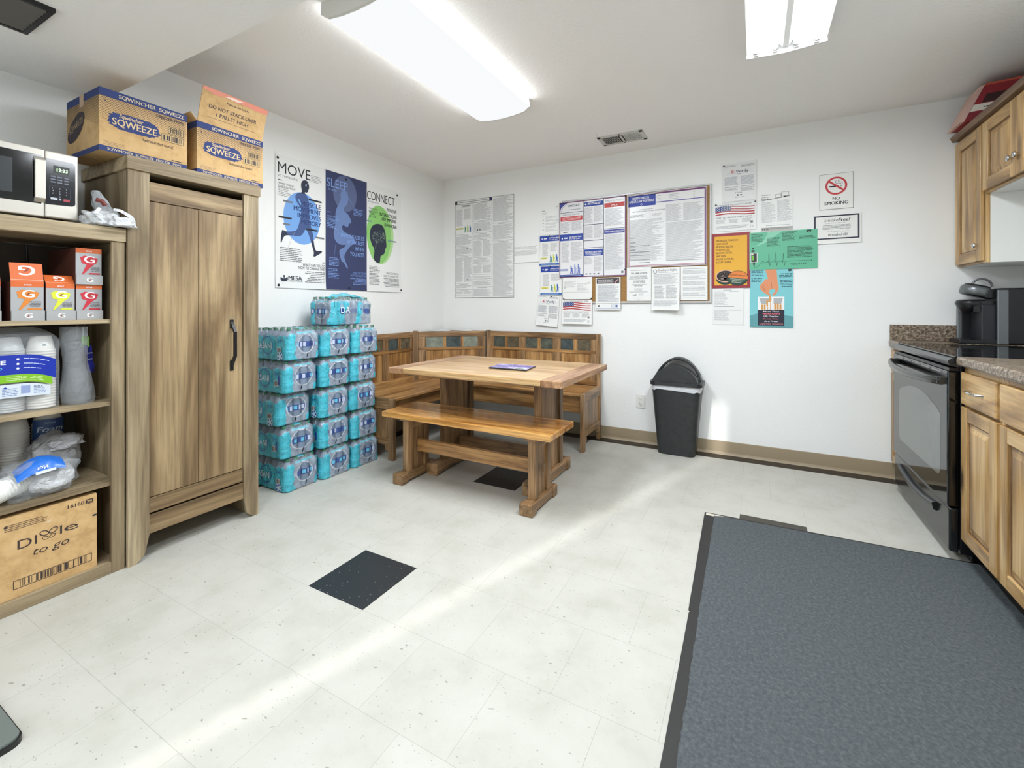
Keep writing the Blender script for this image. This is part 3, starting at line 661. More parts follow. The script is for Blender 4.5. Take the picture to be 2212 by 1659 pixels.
def top(name, y0, y1, label, back=False):
    t = thing(name, (3.97, (y0 + y1) / 2, .876), label, 'countertop')
    mb = MB(); mb.prism([(3.640, .8765), (3.637, .884), (3.637, .905), (3.644, .914), (XR - .001, .914), (XR - .001, .8765)], 1, y0, y1, GRAN); mb.build('slab', t, bev=.001)
    mb = MB()
    if back: mb.box(3.641, XR - .022, -.020, -.001, .9142, 1.015, GRAN)
    mb.box(XR - .021, XR - .001, y0 if not back else y0, y1 if not back else -.001, .9142, 1.015, GRAN); mb.build('backsplash', t, bev=.002)
top('countertop', -.222, -.001, 'short brown laminate countertop with a backsplash between the back wall and the stove', True)
top('countertop', -2.72, -1.134, 'brown speckled laminate countertop over the base cabinets right of the stove')

def stove():
    t = thing('stove', (3.93, -.68, 0), 'black glass-top electric stove with an oven window and lower drawer', 'stove')
    ya, yb = -1.122, -.232; gr = ink(26, 27, 28, .18, spec=.8)
    mb = MB(); mb.box(3.655, XR - .01, ya + .006, yb - .006, .04, .885, BLK); mb.box(3.70, 4.2, ya + .03, yb - .03, 0, .04, BLK); mb.build('body', t, bev=.004)
    mb = MB(); mb.prism([(3.645, .865), (3.618, .872), (3.612, .892), (3.625, .904), (3.66, .906), (XR - .03, .906), (XR - .03, .886), (3.66, .886)], 1, ya, yb, gr); ct = mb.build('cooktop', t, bev=.002)
    mb = MB(); mb.box(3.64, XR - .06, ya + .012, yb - .012, .9062, .912, GLOSS); mb.build('glass_surface', ct, bev=.001)
    mb = MB(); F = Face(mb, lambda u, v, w: (u, v, .9122 + w)); g = ink(62, 62, 62, .3)
    for x, y, r in ((3.80, -.45, .10), (3.80, -.9, .075), (4.08, -.45, .075), (4.08, -.9, .10)): F.ring(x, y, r, r, .0025, g)
    mb.build('burner_ring', ct)
    mb = MB(); mb.prism([(.900, 3.655), (1.05, 3.655 + .5), (1.05, 4.25), (.900, 4.25)][::1], 1, ya, ya, gr) if False else None
    # oven door: slab with a flat window, the reflected room lightened into its grey
    F0 = lambda u, v, w: (3.612 - w, u, v)
    mb = MB(); mb.box(3.612, 3.652, ya + .004, yb - .004, .245, .846, GLOSS); d = mb.build('oven_door', t, bev=.006, seg=3)
    mb = MB(); F = Face(mb, F0)
    y0, y1, z0, z1 = -1.03, -.365, .352, .690; P = []
    for cx, cz, a0 in ((y1 - .03, z0 + .03, 270),): P += [(cx + .03 * math.cos(R(a0 + k * 18)), cz + .03 * math.sin(R(a0 + k * 18))) for k in range(6)]
    n = 16; P += [(y1 - (y1 - y0) * k / n, z1 - .05 + .065 * math.sin(math.pi * k / n) ** .8) for k in range(n + 1)]
    P += [(y0 + .03 - .03 * math.cos(R(k * 18)), z0 + .03 - .03 * math.sin(R(k * 18))) for k in range(6)]
    F.poly(P[::-1], ink(104, 108, 106, .10, spec=.9), 1)
    mb.build('oven_window', d)
    # handle: bowed bar with vent slots above
    mb = MB(); n = 18; prof = [(-.012, -.014), (.004, -.018), (.010, 0), (.004, .018), (-.012, .014)]; vs = []
    for i in range(n + 1):
        s = i / n; y = ya + .02 + (yb - ya - .04) * s; bow = .050 * math.sin(math.pi * s) ** .55; zz = .800 - .012 * math.sin(math.pi * s)
        vs += [(3.600 - bow - a, y, zz + b) for a, b in prof]
    k = len(prof); mb.add(vs, [(i * k + j, i * k + (j + 1) % k, (i + 1) * k + (j + 1) % k, (i + 1) * k + j) for i in range(n) for j in range(k)], gr, True)
    mb.add(vs[:k] + vs[-k:], [tuple(range(k)), tuple(range(k, 2 * k))[::-1]], gr)
    for y in (ya + .03, yb - .06): mb.box(3.585, 3.613, y, y + .03, .786, .814, gr)
    mb.build('handle', d)
    mb = MB()
    for k in range(5): y = ya + .08 + k * .15; mb.box(3.6095, 3.6125, y, y + .12, .832, .838, ink(150, 150, 148, .3, .6))
    mb.build('vent_slot', d)
    mb = MB(); mb.box(3.618, 3.652, ya + .004, yb - .004, .848, .862, BLK); mb.build('vent_trim', t)
    mb = MB(); mb.box(3.618, 3.652, ya + .006, yb - .006, .045, .238, gr); dr = mb.build('drawer', t, bev=.008, seg=3)
    mb = MB(); n = 14; vs = []
    for i in range(n + 1):
        s = i / n; y = -.96 + .58 * s; c = .028 * math.sin(math.pi * s)
        vs += [(3.618, y, .205 - c), (3.600, y, .198 - c), (3.606, y, .168 - c), (3.618, y, .162 - c)]
    mb.add(vs, [(i * 4 + j, i * 4 + (j + 1) % 4, (i + 1) * 4 + (j + 1) % 4, (i + 1) * 4 + j) for i in range(n) for j in range(4)], ink(58, 60, 62, .3), True)
    mb.add(vs[:4] + vs[-4:], [(0, 1, 2, 3), (7, 6, 5, 4)], gr); mb.build('drawer_pull', dr)
stove()

def upper(y0, y1, z0, label, doors, white=False):
    t = thing('wall_cabinet', (4.13, (y0 + y1) / 2, z0), label, 'cabinet'); wh = ink(226, 226, 222, .5); x = 3.978; z1 = 2.160
    mb = MB(); mb.box(x + .018, XR - .002, y0, y1, z0, z1, wh if white else wh); mb.build('body', t)
    mb = MB(); mb.box(x, x + .018, y0 - .0005, y0 + .035, z0, z1, AL[2]); mb.box(x, x + .018, y1 - .035, y1, z0, z1, AL[2])
    mb.box(x, x + .018, y0 + .035, y1 - .035, z0, z0 + .035, AL[1]); mb.box(x, x + .018, y0 + .035, y1 - .035, z1 - .035, z1, AL[1]); mb.build('face_frame', t, bev=.001)
    w = (y1 - y0 - .02) / doors
    for k in range(doors):
        a = y0 + .01 + k * w + .0015; d = raised_door(t, 'door', x - .019, a, a + w - .003, z0 + .012, z1 - .02, st=.062)
        knob(d, x - .019, (a + .03) if (k == 1 or doors == 1) else a + w - .033, z0 + .10) if doors > 1 else knob(d, x - .019, a + .028, z0 + .10)
    return t
upper(-.382, -.003, 1.377, 'tall knotty wood wall cabinet in the back corner above the coffee maker', 1)
upper(-1.14, -.384, 1.756, 'short two-door knotty wood wall cabinet hung over the stove, at the right edge', 2)
mb = MB(); mb.prism([(3.950, 2.161), (3.938, 2.188), (3.96, 2.191), (XR - .002, 2.191), (XR - .002, 2.161)], 1, -1.16, -.002, ALD)
mb.build('cabinet_crown', loc=(4.1, -.58, 2.161), label='dark wooden crown board running along the tops of the wall cabinets', cat='cabinet trim')

def coffee():
    t = thing('coffee_maker', (4.07, -.13, .9142), 'black and silver single-cup coffee maker with raised head on the corner counter', 'coffee maker')
    sil = ink(112, 116, 118, .3, .5); dk = ink(20, 21, 24, .3); z = .9145
    mb = MB(); mb.box(3.922, 4.125, -.205, -.045, z, z + .026, dk); mb.build('drip_tray', t, bev=.005)
    mb = MB(); mb.box(4.085, 4.262, -.215, -.028, z, z + .325, dk); mb.build('water_tank', t, bev=.012, seg=3)
    mb = MB(); mb.box(4.080, 4.128, -.217, -.20, z, z + .315, sil); mb.build('side_trim', t, bev=.006); mb = MB(); mb.box(3.958, 3.985, -.048, -.030, z + .02, z + .23, sil); mb.build('side_trim', t, bev=.006)
    mb = MB(); mb.box(4.02, 4.09, -.195, -.045, z + .02, z + .23, ink(34, 36, 42, .4)); mb.box(3.975, 4.03, -.05, -.032, z + .02, z + .24, dk); mb.build('column', t, bev=.006)
    mb = MB(); c = (3.995, -.125)
    mb.lathe([(.0, z + .188), (.046, z + .188), (.058, z + .215), (.068, z + .240), (.060, z + .258), (.045, z + .261), (.04, z + .245), (.0, z + .24)], (c[0], c[1], 0), dk, 28)
    mb.box(3.99, 4.09, -.185, -.065, z + .188, z + .252, dk); mb.build('pod_holder', t, bev=.0)
    d = Vector((-.95, 0, .27)).normalized(); up = Vector((.27, 0, .95)).normalized(); h = Vector((4.085, -.125, z + .262))
    mb = MB(); cc = h + d * .078 + up * .0
    mb.lathe([(.0, .0), (.062, .0), (.070, .010), (.071, .042), (.064, .054), (.0, .058)], cc, sil, 28, up)
    hd = mb.build('brew_head', t)
    mb = MB(); mb.obox(h - Vector((0, .055, 0)) - d * .01, d * .07, (0, .11, 0), up * .05, dk); mb.lathe([(.058, .055), (.056, .064), (0, .067)], cc, dk, 28, up); mb.lathe([(.0, -.002), (.055, -.002), (.055, .001)], cc, dk, 28, up); mb.build('lid_cap', hd)
    mb = MB(); pts = []
    for k in range(13):
        a = R(k * 15); pts.append(cc + d * .0 + Vector((.034 - .046 * math.cos(a), 0, .050 + .050 * math.sin(a))))
    mb.tube(pts, .006, sil); mb.build('lift_handle', hd)
coffee()

def coffee_box():
    t = thing('coffee_box', (4.03, -.30, 2.192), 'open red and white coffee box tilted on top of the wall cabinets', 'box')
    red = ink(150, 34, 46, .35); th = R(24)
    A = Vector((3.905, -.28, 2.196)); U = Vector((.9511, -.02, 0)).normalized(); U = Vector((math.cos(R(3)), 0, math.sin(R(3)))); V = Vector((math.sin(th), -.05, math.cos(th))); W = Vector((0, 1, 0))
    L, Hh, D = .345, .215, .20
    A = Vector((3.915, -.30, 2.1925))
    mb = MB(); mb.obox(A, U * L, W * D, V * Hh, red); fn = plane(A, U, V)
    F = Face(mb, lambda u, v, w: A + U * u + V * v - W * w)
    F.rect(0, .0, .15, .05, ink(128, 30, 44, .4)); F.rect(0, .055, .17, .095, ink(232, 226, 214, .5)); F.rect(.03, .1, .12, .150, ink(56, 22, 24, .5)); F.rect(.125, .06, .32, .150, ink(202, 170, 166, .5), 2)
    F.text('Folgers', .185, .158, .030, WHITE, bold=True, shear=.2, l=3); F.rect(.05, .07, .10, .076, DK, 3); F.text('COFFEE', .17, .115, .018, ink(150, 60, 66), l=4)
    F.rect(0, Hh - .012, L, Hh, ink(206, 92, 70, .5), 1)
    b = mb.build('carton', t)
    mb = MB(); mb.obox(A + Vector((-.018, 0, 0)), U * .017, W * D, V * Hh * .96, ink(214, 178, 166, .6)); mb.build('carton_flap', t)
coffee_box()

# ============================================================ CARTONS, MICROWAVE, THINGS ON THE BOOKCASE
INKB = ink(38, 56, 112, .7); INKD = ink(66, 58, 62, .75)
def halftone(F, u0, v0, u1, v1, m, step=.011, fade=True, seed=0):
    """printed lattice of small diamonds fading downwards"""
    j = 0; v = v1
    while v > v0:
        k = (v - v0) / (v1 - v0); r = step * (.16 + .26 * k); u = u0 + (j % 2) * step / 2
        while u < u1:
            e = abs((u - u0) / (u1 - u0) - .5) * 2
            if k > .45 * (1 - e) ** 1.5 + (.0 if not fade else .12): F.poly([(u - r, v), (u, v - r * .8), (u + r, v), (u, v + r * .8)], m, 1)
            u += step
        v -= step * .5; j += 1
def sq_front(F, w, h):
    F.rect(0, h * .875, w, h, INKB); F.rect(0, 0, w, h * .085, INKB); F.rect(0, h * .085, w, h * .093, CARD, 2)
    halftone(F, .004, h * .45, w - .004, h * .87, ink(134, 112, 92, .8))
    F.text('SQWINCHER  SQWEEZE', w * .20, h * .905, h * .065, ink(206, 190, 160), w * .76, True, l=2)
    F.text('SQWINCHER  SQWEEZE  FREEZER  POPS', w * .08, h * .028, h * .042, ink(206, 190, 160), w * .84, True, l=2)
    # logo: dark splash behind light lettering
    P = []; rnd = random.Random(4)
    for k in range(40):
        a = 2 * math.pi * k / 40; e = 1 + (.13 if k % 2 else -.02) * rnd.random(); P.append((w * .37 + w * .275 * e * math.copysign(abs(math.cos(a)) ** .7, math.cos(a)), h * .535 + h * .135 * e * math.copysign(abs(math.sin(a)) ** .7, math.sin(a))))
    F.poly(P, INKB, 2); F.text('Sqwincher', w * .20, h * .59, h * .07, ink(206, 180, 140), w * .26, True, l=3, shear=.2)
    F.text('SQWEEZE', w * .13, h * .46, h * .115, ink(214, 186, 140), w * .49, True, l=3)
    F.text('FREEZER POPS', w * .62, h * .795, h * .05, INKD, w * .33, True, l=2)
    F.text('hydration that works!', w * .46, h * .315, h * .055, INKD, w * .36, False, l=2)
    for v0, v1, u0 in ((.57, .70, .76), (.42, .55, .68)):
        F.frame(w * u0, h * v0, w * .95, h * v1, .0012, INKD, 2); F.rect(w * u0 + .0014, h * v0 + .0014, w * .95 - .0014, h * v1 - .0014, ink(206, 178, 130, .8), 1); F.bars(w * (u0 + .02), h * (v0 + .02), w * .93, h * (v1 - .02), INKD, 24, int(v0 * 50), 2)
    F.rect(w * .80, h * .105, w * .93, h * .118, INKD, 2); F.poly([(w * .05, h * .79), (w * .065, h * .79), (w * .0575, h * .83)], INKD, 2)
    F.para(w * .04, h * .10, w * .26, h * .16, ink(150, 120, 84), .006)
def sq_side(F, w, h):
    F.rect(0, h * .875, w, h, INKB); F.rect(0, 0, w, h * .085, INKB); halftone(F, .004, h * .35, w - .004, h * .86, ink(96, 80, 66, .8))
    F.poly([(w * .3 + w * .27 * math.cos(a * .4), h * .5 + h * .2 * math.sin(a * .4) + w * .1 * math.cos(a * .4)) for a in range(16)], ink(62, 52, 58, .8), 2); F.text('SQWEEZE', w * .10, h * .42, h * .1, ink(160, 136, 100), w * .45, True, l=3, rot=.25)
    F.rect(w * .42, h * .80, w * .55, h * 1.0, ink(190, 160, 130, .4), 3)
def carton(name, x0, x1, y0, y1, z0, z1, label, open_=False, tilt=0):
    t = thing(name, ((x0 + x1) / 2, (y0 + y1) / 2, z0), label, 'box', 'freezer pop cartons on the tall cabinet')
    mb = MB(); w = y1 - y0; h = z1 - z0; dp = x1 - x0
    if open_:
        e = .004; mb.box(x0, x1, y0, y1, z0, z0 + e, CARD); mb.box(x0, x0 + e, y0, y1, z0 + e, z1, CARD); mb.box(x1 - e, x1, y0, y1, z0 + e, z1, CARD)
        mb.box(x0 + e, x1 - e, y0, y0 + e, z0 + e, z1, CARD); mb.box(x0 + e, x1 - e, y1 - e, y1, z0 + e, z1, CARD)
    else:
        mb.box(x0, x1, y0, y1, z0, z1, CARD)
        Ft = Face(mb, lambda u, v, q: (x0 + u, y0 + v, z1 + q)); Ft.rect(0, w / 2 - .025, dp, w / 2 + .025, ink(188, 152, 110, .25), 1); Ft.line((0, w / 2), (dp, w / 2), .002, ink(120, 92, 60), 2)
    F = Face(mb, lambda u, v, q: (x1 + q, y0 + u, z0 + v)); sq_front(F, w, h)
    F = Face(mb, lambda u, v, q: (x0 + u, y0 - q, z0 + v)); sq_side(F, dp, h)
    b = mb.build('carton', t)
    if open_:
        o = Vector((x1 - .002, y0 + .002, z1)); U = Vector((0, 1, 0)); V = Vector((.13, .09, .985)).normalized(); hh = .178; mb = MB()
        mb.obox(o, U * (w - .004), V * hh, Vector((-.004, 0, .0005)), CARD); F = Face(mb, lambda u, v, q: o + U * u + V * v + Vector((1, 0, -.13)) * q)
        F.text('DO NOT STACK OVER', w * .12, hh * .46, .019, INKD, w * .72, True); F.text('1 PALLET HIGH', w * .24, hh * .28, .019, INKD, w * .48, True); F.text('Made in the U.S.A.', w * .36, hh * .71, .011, INKD, w * .34, True)
        F.line((w * .12, hh * .20), (w * .86, hh * .20), .0015, INKD)
        rnd = random.Random(2); P = [(0, hh)] + [(w * k / 14, hh * (.86 + .05 * rnd.random() - .003 * k)) for k in range(15)] + [(w - .004, hh)]; F.poly(P[::-1], ink(206, 104, 62, .35), 1)
        F.poly([(w * .3, hh * .9), (w * .5, hh * .88), (w * .62, hh * .95), (w * .42, hh * .96)], ink(226, 196, 176, .4), 2)
        mb.build('front_flap', t)
        mb = MB(); o = Vector((x0 + .002, y0 + .002, z1)); mb.obox(o, Vector((0, w - .004, 0)), Vector((-.02, -.02, .135)), Vector((.004, 0, 0)), CARD); mb.build('back_flap', t)
        mb = MB(); o = Vector((x0 + .004, y0 + .002, z1)); mb.obox(o, Vector((dp - .01, 0, 0)), Vector((0, -.028, .035)), Vector((0, .004, 0)), CARD); mb.build('side_flap', t)
    return t
carton('cardboard_carton', .118, .448, -2.968, -2.638, 1.791, 2.055, 'closed freezer pop carton on the tall cabinet, nearest the microwave, overhanging the edge')
carton('cardboard_carton', .118, .452, -2.596, -2.262, 1.791, 2.048, 'opened freezer pop carton on the tall cabinet with its printed front flap standing up', True)

def microwave():
    global CORD
    t = thing('microwave_oven', (.22, -3.25, 1.471), 'stainless steel microwave with a black door window, on top of the bookcase', 'microwave')
    x = .395; y1, y0 = -3.017, -3.50; z0, z1 = 1.487, 1.753; bd = ink(52, 52, 54, .4)
    mb = MB(); mb.box(.06, x - .022, y0 + .004, y1 - .004, z0 + .003, z1 - .003, ink(170, 170, 168, .4, .3)); mb.build('body', t, bev=.004)
    CORD.build('power_cord', t, label='black power cord')
    for a, b in ((.10, -3.06), (.34, -3.06), (.10, -3.45), (.34, -3.45)):
        mb = MB(); mb.cyl((a, b, 1.4705), (a, b, z0 + .004), .014, .014, BLK); mb.build('foot', t)
    ys = -3.117
    mb = MB(); mb.box(x - .022, x, ys + .0005, y1, z0, z1, STEEL); p = mb.build('control_housing', t, bev=.006, seg=3)
    mb = MB(); pts = []
    for cy, cz, a0, r in ((y1 - .022, 1.708, 0, .012), (ys + .003, 1.720, 90, .001), (ys + .003, 1.540, 180, .001), (y1 - .022, 1.555, 270, .012)):
        pts += [(cy + r * math.cos(R(a0 + 18 * k)), cz + r * math.sin(R(a0 + 18 * k))) for k in range(6)]
    mb.prism(pts, 0, x - .002, x + .002, ink(16, 18, 28, .12, spec=.6))
    F = Face(mb, lambda u, v, w: (x + .002 + w, u, v)); a = ys + .016; gy = ink(170, 172, 180, .4)
    F.rect(ys + .024, 1.668, y1 - .028, 1.697, ink(20, 34, 26, .3)); F.text('12:33', ys + .034, 1.675, .013, emis('clock_digits', (.55, .95, .45, 1), 1.4), .032, l=2)
    for r in range(3):
        for c in range(3): F.rect(a + c * .020, 1.650 - r * .011, a + .014 + c * .020, 1.655 - r * .011, ink(112, 116, 130, .4))
    for r in range(4):
        for c in range(3):
            if r == 3 and c != 1: continue
            F.text(str(r * 3 + c + 1) if r < 3 else '0', a + .005 + c * .020, 1.604 - r * .011, .006, gy)
    F.rect(a, 1.560, a + .020, 1.569, ink(190, 196, 206, .4)); F.rect(a + .024, 1.5605, a + .031, 1.567, gy); F.rect(a + .038, 1.5585, a + .057, 1.5675, ink(170, 60, 70, .4)); F.frame(a - .004, 1.568, a + .058, 1.615, .0008, ink(70, 74, 90, .4))
    mb.build('control_panel', p, label='black control panel with green clock digits')
    mb = MB(); mb.box(x - .022, x, y0, ys - .0005, z0, z1, STEEL); d = mb.build('door', t, bev=.004)
    mb = MB(); mb.box(x - .001, x + .0015, y0 + .03, ys - .010, 1.537, 1.727, ink(10, 12, 14, .1, spec=.6)); mb.box(x + .0015, x + .002, y0 + .075, -3.205, 1.565, 1.695, ink(44, 50, 52, .25)); mb.build('door_window', d, bev=.001)
    mb = MB(); mb.prism([(x + .0005, 1.541), (x + .018, 1.556), (x + .018, 1.706), (x + .0005, 1.721), (x + .0005, 1.709), (x + .008, 1.698), (x + .008, 1.562), (x + .0005, 1.553)], 1, -3.148, -3.119, STEEL); mb.build('handle', d, bev=.002)
microwave()

def blob(c, r, seed, amp, m, name, parent=None, sub=4, sc_=6, flat=None, pinch=0, **kw):
    """crumpled plastic volume"""
    import bmesh
    bm = bmesh.new(); bmesh.ops.create_icosphere(bm, subdivisions=sub, radius=1); off = Vector((seed * 3.1, seed * 1.7, seed)); fs = []; vs = []
    for v in bm.verts:
        p = v.co.normalized(); q = p * sc_ / 3 + off; k = 1 + amp * (noise.noise(q) * 1.0 + .55 * (1 - abs(noise.noise(q * 2.6)) * 4) * .3 + .3 * noise.noise(q * 5)); p = Vector([math.copysign(abs(a) ** .75, a) for a in p]) * k
        w = Vector((c[0] + p.x * r[0], c[1] + p.y * r[1], c[2] + p.z * r[2]))
        if flat is not None: w.z = max(w.z, flat + .001 * (1 + noise.noise(q * 4)))
        vs.append(w)
    fs = [tuple(v.index for v in f.verts) for f in bm.faces]; bm.free()
    mb = MB(); mb.add(vs, fs, m, True); return mb.build(name, parent, **kw)

def grocery_bag():
    t = thing('plastic_bag', (.41, -2.93, 1.471), 'crumpled white plastic grocery bag on the bookcase top against the tall cabinet', 'bag')
    wf = film('bag_plastic', .9, (226, 228, 230), .35, bump=.9, bs=40); gf = film('bag_plastic_thin', .6, (190, 194, 198), .3, bump=.9, bs=40)
    blob((.415, -2.957, 1.500), (.055, .052, .036), 4, .45, wf, 'bag_body', t, flat=1.4725)
    blob((.486, -2.905, 1.490), (.016, .046, .022), 7, .5, wf, 'bag_body', t, flat=1.4725)
    def ribbon(name, P, w, m, thick=1):
        mb = MB(); n = len(P); vs = []
        for i, p in enumerate(P):
            p = Vector(p); d = (Vector(P[min(i + 1, n - 1)]) - Vector(P[max(i - 1, 0)])).normalized(); s = d.cross(Vector((1, 0, .2))).normalized() * w * (.6 + .5 * math.sin(math.pi * i / (n - 1)))
            vs += [p - s, p + s]
        mb.add(vs, [(2 * i, 2 * i + 2, 2 * i + 3, 2 * i + 1) for i in range(n - 1)], m, True); mb.build(name, t)
    # handle loop lying over the front edge
    P = []
    for k in range(17):
        s = k / 16; a = math.pi * (.80 + 1.75 * s); P.append((.482 + .006 * math.sin(k), -2.925 + .064 * math.cos(a) + .003 * math.sin(k * 2.1), 1.512 + .030 * math.sin(a) + .012 * math.cos(a) * -1 + .002 * math.cos(k * 1.7)))
    ribbon('bag_handle', P, .009, wf)
    # upright crumpled twist leaning on the cabinet
    def twist(u, v):
        a = u * 2 * math.pi; r = (.045 - .028 * v) * (1 + .35 * noise.noise(Vector((math.cos(a) * 2, math.sin(a) * 2, v * 4))))
        cx, cy, cz = .40 + .02 * v, -2.915 - .055 * v, 1.50 + .115 * v
        return (cx + r * math.cos(a), cy + r * .9 * math.sin(a), cz + r * .25 * math.cos(a))
    mb = MB(); mb.grid(twist, 24, 16, gf); mb.build('bag_twist', t)
    mb = MB(); mb.tube([(.468, -2.985, 1.575), (.470, -2.968, 1.572), (.470, -2.955, 1.555)], .009, ink(112, 44, 40, .5)); mb.build('red_strip', t)
grocery_bag()

ORG = ink(212, 104, 50, .4); GRYB = ink(170, 171, 172, .45, .15)
def drink_box(y0, y1, z0, z1, accent, label, flap=0, tray=True, x1=.405, lean=.02, txt='THIRST QUENCHER'):
    t = thing('drink_mix_box', (.25, (y0 + y1) / 2, z0), label, 'box', 'powdered drink mix boxes on the top bookcase shelf'); w = y1 - y0; h = z1 - z0; x0 = .12
    acc = ink(*accent, .5); mb = MB(); mb.box(x0, x1, y0 + .001, y1 - .001, z0 + .002, z1, ink(86, 48, 38, .5))
    F = Face(mb, lambda u, v, q: (x1 + q, y0 + u, z0 + v)); th = .26 * h if tray else 0
    F.rect(.001, 0, w - .001, h, GRYB); F.rect(.001, h * .87, w - .001, h, ORG, 2)
    def G(u, v, s, l, rot=0):
        F.text('G', u, v, s, WHITE, s * 1.08, True, l=l, al='C', rot=rot); c, sn = math.cos(rot), math.sin(rot)
        F.poly([(u + a * s * c - b * s * sn, v + a * s * sn + b * s * c) for a, b in ((-.18, .22), (.02, .30), (.30, .72), (.10, .55), (-.02, .58))], ink(150, 66, 40, .5), l + 1)
    b0 = h * .28
    F.poly([(w * .17, b0 + h * .46), (w * .34, b0 + h * .52), (w * .82, b0 + h * .46), (w * .84, b0 + h * .42), (w * .78, b0 + h * .32), (w * .62, b0 + h * .24), (w * .30, b0 + h * .0), (w * .24, b0), (w * .42, b0 + h * .28), (w * .24, b0 + h * .30)], acc, 3)
    G(w * .52, h * .60, h * .20, 4); F.para(w * .54, h * .36, w * .9, h * .50, ink(120, 120, 124), .006, .4, .2, 3, 4, 'R'); F.text('POWDER', w * .9, h * .40, h * .04, ink(90, 90, 94), w * .3, al='R', l=5)
    F.rect(w * .50, h * .285, w * .92, h * .325, acc, 4); F.text('20 PACK', w * .5, h * .905, h * .04, WHITE, w * .24, True, al='C', l=4)
    b = mb.build('carton', t)
    if tray:
        mb = MB(); ty = x1 + .012; mb.box(x1 + .004, ty, y0 + .0005, y1 - .0005, z0, z0 + h * .26, GRYB); mb.box(x0 + .02, x1 + .004, y0 + .0005, y1 - .0005, z0, z0 + .0018, GRYB)
        F = Face(mb, lambda u, v, q: (ty + q, y0 + u, z0 + v)); G(w * .5, h * .07, h * .13, 1); mb.build('tray', t)
    if flap:
        o = Vector((x1, y0 + .001, z1)); V = Vector((-.25 if flap > .05 else -.9, 0, 1)).normalized(); mb = MB()
        mb.obox(o - Vector((.002, 0, 0)), (0, w - .002, 0), V * flap, (.002, 0, 0), ORG); F = Face(mb, lambda u, v, q: o + Vector((0, u, 0)) + V * v + Vector((1, 0, 0)) * q)
        G(w * .5, flap * .86, min(.04, flap * .62), 1, math.pi); F.line((0, flap * .12), (w - .002, flap * .10), .002, ink(240, 180, 150, .3), 2); mb.build('open_flap', t)
    return t
ZS = 1.0792
drink_box(-3.213, -3.122, ZS, 1.228, (216, 130, 50), 'orange-flavour drink mix box with a tall open orange flap, on the top bookcase shelf', .075)
drink_box(-3.118, -3.031, ZS, 1.226, (214, 220, 60), 'drink mix box with a yellow lightning print, between the orange and red ones', .045)
drink_box(-3.029, -2.944, ZS, 1.225, (196, 46, 62), 'red-print drink mix box, lower one of the stacked pair on the top bookcase shelf')
drink_box(-3.030, -2.945, 1.2255, 1.376, (196, 46, 62), 'red-print drink mix box, upper one of the stacked pair on the top bookcase shelf')
drink_box(-3.325, -3.237, ZS, 1.228, (196, 46, 62), 'drink mix box cut off by the left photo edge on the top bookcase shelf', .075)

